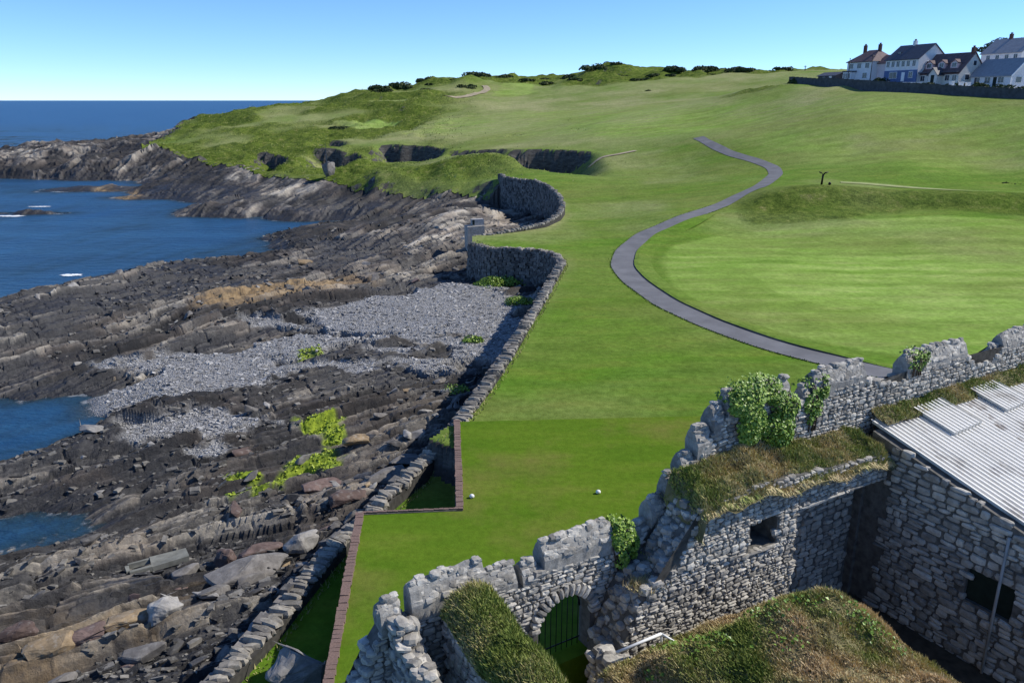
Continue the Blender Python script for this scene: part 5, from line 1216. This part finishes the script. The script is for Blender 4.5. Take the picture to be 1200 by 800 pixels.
# poles
def pole(u, v0, v1, yy, r, lab, cross=False):
    p = at_y(u, v0, yy); top = at_y(u, v1, yy); zb = gz(p[0], p[1]); root = empty('pole', (p[0], p[1], zb)); tag(root, lab, 'pole')
    tube_obj('shaft', [(p[0], p[1], zb - .3), (p[0], p[1], top[2])], [r, r * .6], MAT['iron'], root, 6)
    if cross: tube_obj('crossbar', [(p[0] - .7, p[1], top[2] - .4), (p[0] + .7, p[1], top[2] - .4)], r * .5, MAT['iron'], root, 5)
    else: tube_obj('cap', [(p[0], p[1], top[2] - .1), (p[0], p[1], top[2] + .15)], r * .9, MAT['iron'], root, 6)
pole(722, 86, 79, 445, 0.22, 'thin flag pole on the hilltop skyline'); pole(943, 86, 77, 390, 0.22, 'distant pole on the skyline left of the houses', True)
pole(993, 98, 69, 232, 0.13, 'tall grey lamp post left of the first house'); pole(1019, 98, 64, 222, 0.13, 'telegraph pole in front of the first house', True)
# old stone hut end at the point of the stub
c = at_z(556, 283, -2.5); root = empty('stone_pillbox', (c[0], c[1], -4.5)); tag(root, 'small pale stone blockhouse at the seaward tip of the wall', 'blockhouse')
bm = bmesh.new(); add_box(bm, (c[0], c[1] + 1.0, -2.3), (2.6, 2.4, 4.0), 0.25, 0.08); bm_obj('wall', bm, MAT['wall_stone'], root)
bm = bmesh.new(); add_box(bm, (c[0] + .35, c[1] + 1.4, 0.1), (1.7, 1.3, 0.9), 0.25, 0.05); t_ = bm_obj('turret', bm, MAT['concrete'], root)
bm = bmesh.new(); add_box(bm, (c[0] - .15, c[1] + 0.7, 0.15), (0.3, 0.3, 0.7), 0.25); bm_obj('slot', bm, MAT['dark'], t_)

# surf
def foam(u, v, w_, d_, lab, seed):
    p = at_z(u, v, SEA + .06); r = random.Random(seed); bm = bmesh.new(); n = 40; c = bm.verts.new((p[0], p[1], SEA + .10)); ring = []
    for i in range(n):
        t = 2 * pi * i / n; rr = 0.55 + 0.45 * r.random(); ring.append(bm.verts.new((p[0] + cos(t) * w_ * rr, p[1] + sin(t) * d_ * rr, SEA + .03 + 0.05 * r.random())))
    for i in range(n): bm.faces.new((c, ring[i], ring[(i + 1) % n]))
    o = bm_obj('sea_foam', bm, MAT['foam']); tag(o, lab, 'foam', kind='stuff')
foam(47, 242, 3.0, 0.9, 'white wave breaking off the skerry', 1); foam(12, 253, 3.5, 1.2, 'surf round the flat skerry at the left edge', 2); foam(84, 322, 1.8, 0.8, 'small white wave near the rocks', 3); foam(86, 331, 1.3, .5, 'thin surf on the near rocks', 4)

# ------------------------------------------------------------------ boundary wall and houses on the rise
def boundary():
    px = BOUND
    P = resample([at_y(*q) for q in px], 2.5); root = empty('boundary_wall', (P[0][0], P[0][1], P[0][2])); tag(root, 'long dark stone wall between the links and the houses', 'wall', kind='thing')
    for i in range(len(P) - 1):
        a_, b_ = P[i], P[i + 1]; c = (a_ + b_) / 2; L = np.linalg.norm((b_ - a_)[:2]); z = c[2]; an_ = atan2(b_[1] - a_[1], b_[0] - a_[0])
        h = 2.1 if i > 6 else 1.7
        bm = bmesh.new(); add_box(bm, (c[0], c[1], z + h / 2 - 1.4), (L + .02, .45, h + 2.8), an_, .015); w_ = bm_obj('wall_panel', bm, MAT['dwall'], root)
        bm = bmesh.new(); add_box(bm, (c[0], c[1], z + h + .06), (L + .04, .6, .13), an_, .01); bm_obj('coping', bm, MAT['dwall'], root)
MAT['dwall'] = plain('dark_garden_wall', (0.075, 0.078, 0.085), 0.9, 0.3, 1.0); boundary()
MAT['slate'] = plain('slate_roof', (0.075, 0.08, 0.10), 0.6, 0.25, 1.5); MAT['redtile'] = plain('red_brown_tile', (0.135, 0.09, 0.09), 0.7, 0.25, 1.5); MAT['greyroof'] = plain('pale_grey_tile', (0.27, 0.28, 0.30), 0.7, 0.15, 1.5)
MAT['render'] = plain('white_render', (0.72, 0.71, 0.70), 0.8, 0.06, 1.0); MAT['pinkrender'] = plain('pinkish_render', (0.66, 0.56, 0.55), 0.8, 0.08, 1.0); MAT['bluerender'] = plain('blue_render', (0.10, 0.15, 0.28), 0.8, 0.1, 1.0); MAT['cream'] = plain('cream_render', (0.64, 0.62, 0.56), 0.8, 0.08, 1.0)
MAT['glass'] = plain('window_glass', (0.03, 0.04, 0.055), 0.15, 0.3, 1.0, 0, 0.6); MAT['brickc'] = plain('chimney_brick', (0.11, 0.06, 0.05), 0.9, 0.3, 4.0); MAT['pinkpanel'] = plain('pink_dormer_cladding', (0.62, 0.42, 0.42), 0.8, 0.08, 1.0)
MAT['drive'] = plain('pale_drive', (0.42, 0.40, 0.37), 0.9, 0.12, 1.0)
class House:
    """local frame: x along the front, y away from the front, z up; the front looks towards local -y"""
    def __init__(s, name, u, v, yy, yaw, label, cat='house'):
        p = at_y(u, v, yy); s.z = p[2]; s.root = empty(name, (p[0], p[1], p[2]), yaw, True); tag(s.root, label, cat)
    def bx(s, name, x0, x1, y0, y1, z0, z1, mat, parent=None):
        bm = bmesh.new(); add_box(bm, ((x0 + x1) / 2, (y0 + y1) / 2, (z0 + z1) / 2), (x1 - x0, y1 - y0, z1 - z0)); return bm_obj(name, bm, MAT[mat], parent or s.root)
    def gable(s, x0, x1, y0, y1, ze, zr_, wall, roof, hip=0.0, ov=0.35, axis='x', z0=-2.5, wn='wall', rn='roof'):
        """walls with gable ends and a pitched roof, ridge along x (or y)"""
        sw = axis == 'y'
        if sw: x0, x1, y0, y1 = y0, y1, x0, x1
        f = (lambda x, y, z: (y, x, z)) if sw else (lambda x, y, z: (x, y, z))
        ym = (y0 + y1) / 2; bm = bmesh.new(); V = lambda *q: bm.verts.new(f(*q))
        b_ = [V(x0, y0, z0), V(x1, y0, z0), V(x1, y1, z0), V(x0, y1, z0)]; t = [V(x0, y0, ze), V(x1, y0, ze), V(x1, y1, ze), V(x0, y1, ze)]
        for i in range(4): bm.faces.new((b_[i], b_[(i + 1) % 4], t[(i + 1) % 4], t[i]))
        if not hip:
            g0 = V(x0, ym, zr_ - .12); g1 = V(x1, ym, zr_ - .12); bm.faces.new((t[3], t[0], g0)); bm.faces.new((t[1], t[2], g1))
        bm_obj(wn, bm, MAT[wall], s.root)
        bm = bmesh.new(); k = (zr_ - ze) / (ym - y0); e = ze - k * ov; th = 0.2
        def slope(sgn, ya):
            xa, xb = x0 - ov, x1 + ov; ra, rb = (x0 + hip, x1 - hip) if hip else (xa, xb)
            q = [(xa, ya - sgn * ov, e), (xb, ya - sgn * ov, e), (rb, ym, zr_), (ra, ym, zr_)]
            up = [V(*c) for c in q]; lo = [V(c[0], c[1], c[2] - th) for c in q]; bm.faces.new(up); bm.faces.new(lo[::-1])
            for i in range(4): bm.faces.new((up[i], lo[i], lo[(i + 1) % 4], up[(i + 1) % 4]))
        slope(1, y0); slope(-1, y1)
        if hip:
            for xa, xr in ((x0 - ov, x0 + hip), (x1 + ov, x1 - hip)): bm.faces.new([V(xa, y0 - ov, e), V(xa, y1 + ov, e), V(xr, ym, zr_)])
        return bm_obj(rn, bm, MAT[roof], s.root)
    def win(s, face, c, z, w_, h_, pos_, frame='white', name='window'):
        """window on a wall: face 'f' front at y=pos, 'r' right end at x=pos, 'l' left end"""
        if face == 'f':
            fr = s.bx(name, c - w_ / 2 - .1, c + w_ / 2 + .1, pos_ - .09, pos_ + .05, z - .1, z + h_ + .1, frame); s.bx('pane', c - w_ / 2, c - .05, pos_ - .12, pos_ - .02, z, z + h_, 'glass', fr); s.bx('pane', c + .05, c + w_ / 2, pos_ - .12, pos_ - .02, z, z + h_, 'glass', fr)
        else:
            q = .09 if face == 'r' else -.09
            fr = s.bx(name, min(pos_, pos_ + q), max(pos_, pos_ + q), c - w_ / 2 - .1, c + w_ / 2 + .1, z - .1, z + h_ + .1, frame); s.bx('pane', min(pos_, pos_ + q * 1.5), max(pos_, pos_ + q * 1.5), c - w_ / 2, c + w_ / 2, z, z + h_, 'glass', fr)
    def chimney(s, x, y, z0, z1, w_=.9, d_=.6, mat='brickc'):
        c = s.bx('chimney', x - w_ / 2, x + w_ / 2, y - d_ / 2, y + d_ / 2, z0, z1, mat)
        for k in (-1, 1): bm = bmesh.new(); tube(bm, [(x + k * w_ * .22, y, z1 - .05), (x + k * w_ * .22, y, z1 + .4)], .13, 8); bm_obj('chimney_pot', bm, MAT['brickc'], c)
YAW = radians(198 + 90)                                   # front looks to the west-south-west
def yaw_for(nx): return nx
# first house: hipped roof, bay window
h = House('house', 1020, 95, 240, YAW, 'two storey white house with hipped brown roof and two chimneys, leftmost of the row')
h.gable(-5, 5, -4.5, 4.5, 5.4, 8.4, 'render', 'redtile', 3.0)
for x in (-3.2, 0, 3.2): h.win('f', x, 3.4, 1.5, 1.3, -4.5)
h.win('f', 2.6, .7, 1.6, 1.4, -4.5); b_ = h.bx('bay', -4.4, -1.0, -6.2, -4.5, -1.5, 2.4, 'render'); h.bx('bay_roof', -4.6, -.8, -6.4, -4.4, 2.4, 2.75, 'slate')
for x in (-3.7, -2.7, -1.7): h.win('f', x, .7, .8, 1.4, -6.2)
h.win('r', -2, 3.4, 1.2, 1.3, 5); h.win('r', 2, 3.4, 1.2, 1.3, 5); h.win('r', 1.5, .7, 1.2, 1.4, 5); h.bx('door', 5, 5.08, -1.6, -.6, -.2, 2.0, 'dark')
h.chimney(-3.6, 0, 6.2, 9.8); h.chimney(2.2, 0, 7.4, 9.8)
h.gable(5, 8.2, -2.6, 3.0, 4.8, 6.8, 'pinkrender', 'redtile', axis='x', wn='annex', rn='annex_roof')
# second house: big slate roof
h = House('house', 1070, 94.5, 226, YAW, 'large two storey house with dark slate roof and blue ground floor')
h.gable(-5.8, 5.8, -4.6, 4.6, 5.6, 9.2, 'render', 'slate'); h.bx('ground_floor', -5.85, 5.85, -4.72, -4.55, -2.5, 2.55, 'bluerender')
for x in (-4.8, -3.0, -1.2, .6, 2.4, 4.4): h.win('f', x, 3.5, 1.0, 1.4, -4.6)
h.win('f', -2.4, .6, 2.6, 1.5, -4.75); h.win('f', 3.8, .6, 1.2, 1.5, -4.75); h.bx('door', .6, 1.7, -4.8, -4.7, -.3, 2.0, 'white')
h.chimney(-1.0, 0.0, 8.4, 10.2, .9, .7, 'render'); h.win('r', -1.5, 3.4, 1.0, 1.2, 5.8); h.win('r', 1.8, .7, 1.2, 1.3, 5.8)
d_ = h.bx('rooflight', -3.6, -2.6, -2.9, -2.3, 6.9, 7.4, 'glass')
# third house: bungalow with pink dormers
h = House('house', 1114, 98, 215, YAW, 'dormer bungalow with red brown roof, pink dormers and a pale gable end')
h.gable(-6.8, 6.2, -4.2, 4.2, 2.7, 7.4, 'cream', 'redtile')
for x in (-4.4, -.4, 3.6):
    h.gable(x - 1.2, x + 1.2, -3.4, .6, 5.0, 5.8, 'pinkpanel', 'redtile', axis='y', z0=3.2, ov=.15, wn='dormer', rn='dormer_roof'); h.win('f', x, 3.9, 1.3, 1.0, -3.4)
h.gable(-1.4, 1.4, -6.2, -4.2, 2.4, 3.9, 'cream', 'slate', axis='y', wn='porch', rn='porch_roof'); h.bx('door', -.5, .5, -6.28, -6.2, -.2, 2.0, 'dark')
h.bx('eaves_roof', -7, 6.4, -5.2, -4.2, 2.55, 2.8, 'slate')
for x in (-5.2, -2.8, 2.8, 5.0): h.win('f', x, .6, 1.3, 1.3, -4.2)
h.chimney(5.6, 0, 6.9, 8.5, .8, .8); h.win('r', -1.6, .8, 1.2, 1.2, 6.2); h.win('r', 0.3, 4.2, .9, 1.1, 6.2)
# fourth house: grey-roofed bungalow
h = House('house', 1174, 101, 204, YAW, 'bungalow with pale grey roof and white bargeboards, nearest to the boundary wall')
h.gable(-5.5, 5.8, -4.2, 4.2, 2.6, 6.4, 'render', 'greyroof'); h.win('r', -1.8, .7, 1.6, 1.3, 5.8); h.win('r', 1.6, .7, 1.6, 1.3, 5.8)
for x in (-3.6, -.6, 3.2): h.win('f', x, .7, 1.5, 1.3, -4.2)
h.bx('door', 1.0, 1.95, -4.28, -4.2, -.2, 2.0, 'dark')
bm = bmesh.new()
for sg in (-1, 1): tube(bm, [(6.22, sg * 4.55, 2.15), (6.22, 0, 6.35)], .16, 4)
bm_obj('bargeboard', bm, MAT['white'], h.root); h.bx('lean_to', -9.5, -5.5, -3.6, 3.0, -2, 2.3, 'cream'); h.bx('lean_to_roof', -9.7, -5.55, -3.8, 3.2, 2.3, 2.5, 'slate')
# fifth: tall house behind
h = House('house', 1185, 87, 236, YAW, 'tall pale house behind the grey roofed bungalow, under the dark tree')
h.gable(-6.5, 6.5, -5, 5, 5.8, 9.6, 'render', 'greyroof'); h.win('r', -1.6, 3.6, 1.0, 1.5, 6.5); h.win('r', 1.9, 3.6, 1.0, 1.3, 6.5)
for x in (-4, -1, 2, 4.8): h.win('f', x, 3.6, 1.1, 1.4, -5)
h.chimney(-2, 0, 9.0, 10.8); h.chimney(6.0, 0, 9.0, 10.2, .8, .8, 'render'); h.gable(6.5, 9, 0, 5, 4.2, 6.4, 'render', 'slate', wn='annex', rn='annex_roof')
# low dark shed left of the houses
h = House('shed', 976, 96.5, 252, YAW, 'low dark shed behind the wall at the left end of the houses', 'shed')
h.gable(-4, 4, -2.4, 2.4, 2.0, 2.9, 'dwall', 'slate'); h.win('f', -1.5, .6, 1.2, .8, -2.4); h.bx('door', 1.0, 2.2, -2.48, -2.4, -.5, 1.7, 'white')
# garden: pale low walls, gate pillars, hedges, a drive
def gardenbox(name, u, v, yy, sx, sy, sz, mat, lab, cat, yaw=YAW, up=0.0):
    p = at_y(u, v, yy); root = empty(name, tuple(p), yaw, True); tag(root, lab, cat, kind='thing'); zl = 0
    bm = bmesh.new(); add_box(bm, (0, 0, sz / 2 - .6), (sx, sy, sz + 1.2), 0, .02); bm_obj('wall_panel', bm, MAT[mat], root); bm = bmesh.new(); add_box(bm, (0, 0, sz + .08), (sx + .2, sy + .15, .16)); bm_obj('coping', bm, MAT['white'], root)
gardenbox('garden_wall', 1012, 99.5, 233, 6, .3, 1.3, 'cream', 'low cream garden wall in front of the first house', 'garden wall', radians(-12))
gardenbox('garden_wall', 1060, 103, 213, 8, .3, 1.2, 'cream', 'low cream garden wall in front of the second house', 'garden wall', radians(-12))
gardenbox('garden_wall', 1100, 105.5, 205, 7, .3, 1.0, 'cream', 'low pale garden wall in front of the dormer bungalow', 'garden wall', radians(-12))
for k, (u, v) in enumerate(((1114, 106), (1125, 106.5), (1133, 107))): gardenbox('gate_pillar', u, v, 200, .8, .8, 1.9, 'white', ['left white gate pillar before the dormer bungalow', 'middle white gate pillar before the dormer bungalow', 'right white gate pillar before the dormer bungalow'][k], 'pillar')
def hedge(u, v, yy, L, lab, k): p = at_y(u, v, yy); bush('hedge', lab, p[0], p[1], p[2] - .6, L, 1.6, 3.0, 900, .38, MAT['gorse'], 'hedge', 'garden hedges', 80 + k)
for k, (u, v, yy, L, lab) in enumerate(((1082, 103, 208, 6, 'clipped hedge in front of the dormer bungalow'), (1185, 107, 194, 5, 'dark hedge in front of the grey roofed bungalow'), (1118, 102, 206, 3, 'shrubs at the gable end of the dormer bungalow'), (1145, 103, 202, 2.5, 'round shrub left of the grey roofed bungalow'), (1030, 98, 224, 3, 'shrubs between the first two houses'), (1163, 105.5, 196, 3, 'low dark shrubs before the grey roofed bungalow'))): hedge(u, v, yy, L, lab, k)
# ground terrace under the houses
bm = bmesh.new(); tp = [at_y(950, 100, 250), at_y(1000, 102, 227.5), at_y(1060, 106, 206.5), at_y(1130, 110.5, 194.5), at_y(1290, 119, 174), at_y(1290, 100, 215), at_y(1180, 92, 255), at_y(1000, 92, 275)]
bm.faces.new([bm.verts.new(q) for q in tp]); bmesh.ops.triangulate(bm, faces=bm.faces[:]); o = bm_obj('garden_ground', bm, MAT['drive']); o['kind'] = 'structure'
# wind-shaped tree behind the tall house
p = at_y(1182, 70, 268); zb = gz(p[0], p[1]); root = empty('pine_tree', (p[0], p[1], zb)); tag(root, 'dark flat topped pine tree behind the tall pale house', 'tree'); top = at_y(1182, 42, 268)[2]
tr = tube_obj('trunk', [(p[0], p[1], zb - .5), (p[0] + .5, p[1], zb + (top - zb) * .5), (p[0] + 1.2, p[1] + .3, top - 1.5)], [.5, .4, .2], MAT['bark'], root, 8)
for k in range(7): t = 2 * pi * k / 7; tube_obj('limb', [(p[0] + .6, p[1], top - 5), (p[0] + 3.2 * cos(t), p[1] + 3 * sin(t), top - 2.4), (p[0] + 6 * cos(t), p[1] + 4 * sin(t), top - 1.2)], [.22, .14, .05], MAT['bark'], tr, 5)
P, Nn = [], []; cl = [(RNG.uniform(-8.5, 8.5), RNG.uniform(-5, 5), RNG.uniform(-3.0, -.3)) for _ in range(30)]
for i in range(3600):
    c = cl[RNG.integers(0, 30)]; d = RNG.normal(0, 1, 3); d /= np.linalg.norm(d); P.append((p[0] + .5 + c[0] + d[0] * 1.6, p[1] + c[1] + d[1] * 1.5, top + c[2] - abs(c[0]) * .16 + d[2] * .7)); Nn.append(d + [0, 0, .5])
o = leaves('crown', P, Nn, .42, MAT['pine'], root, False)
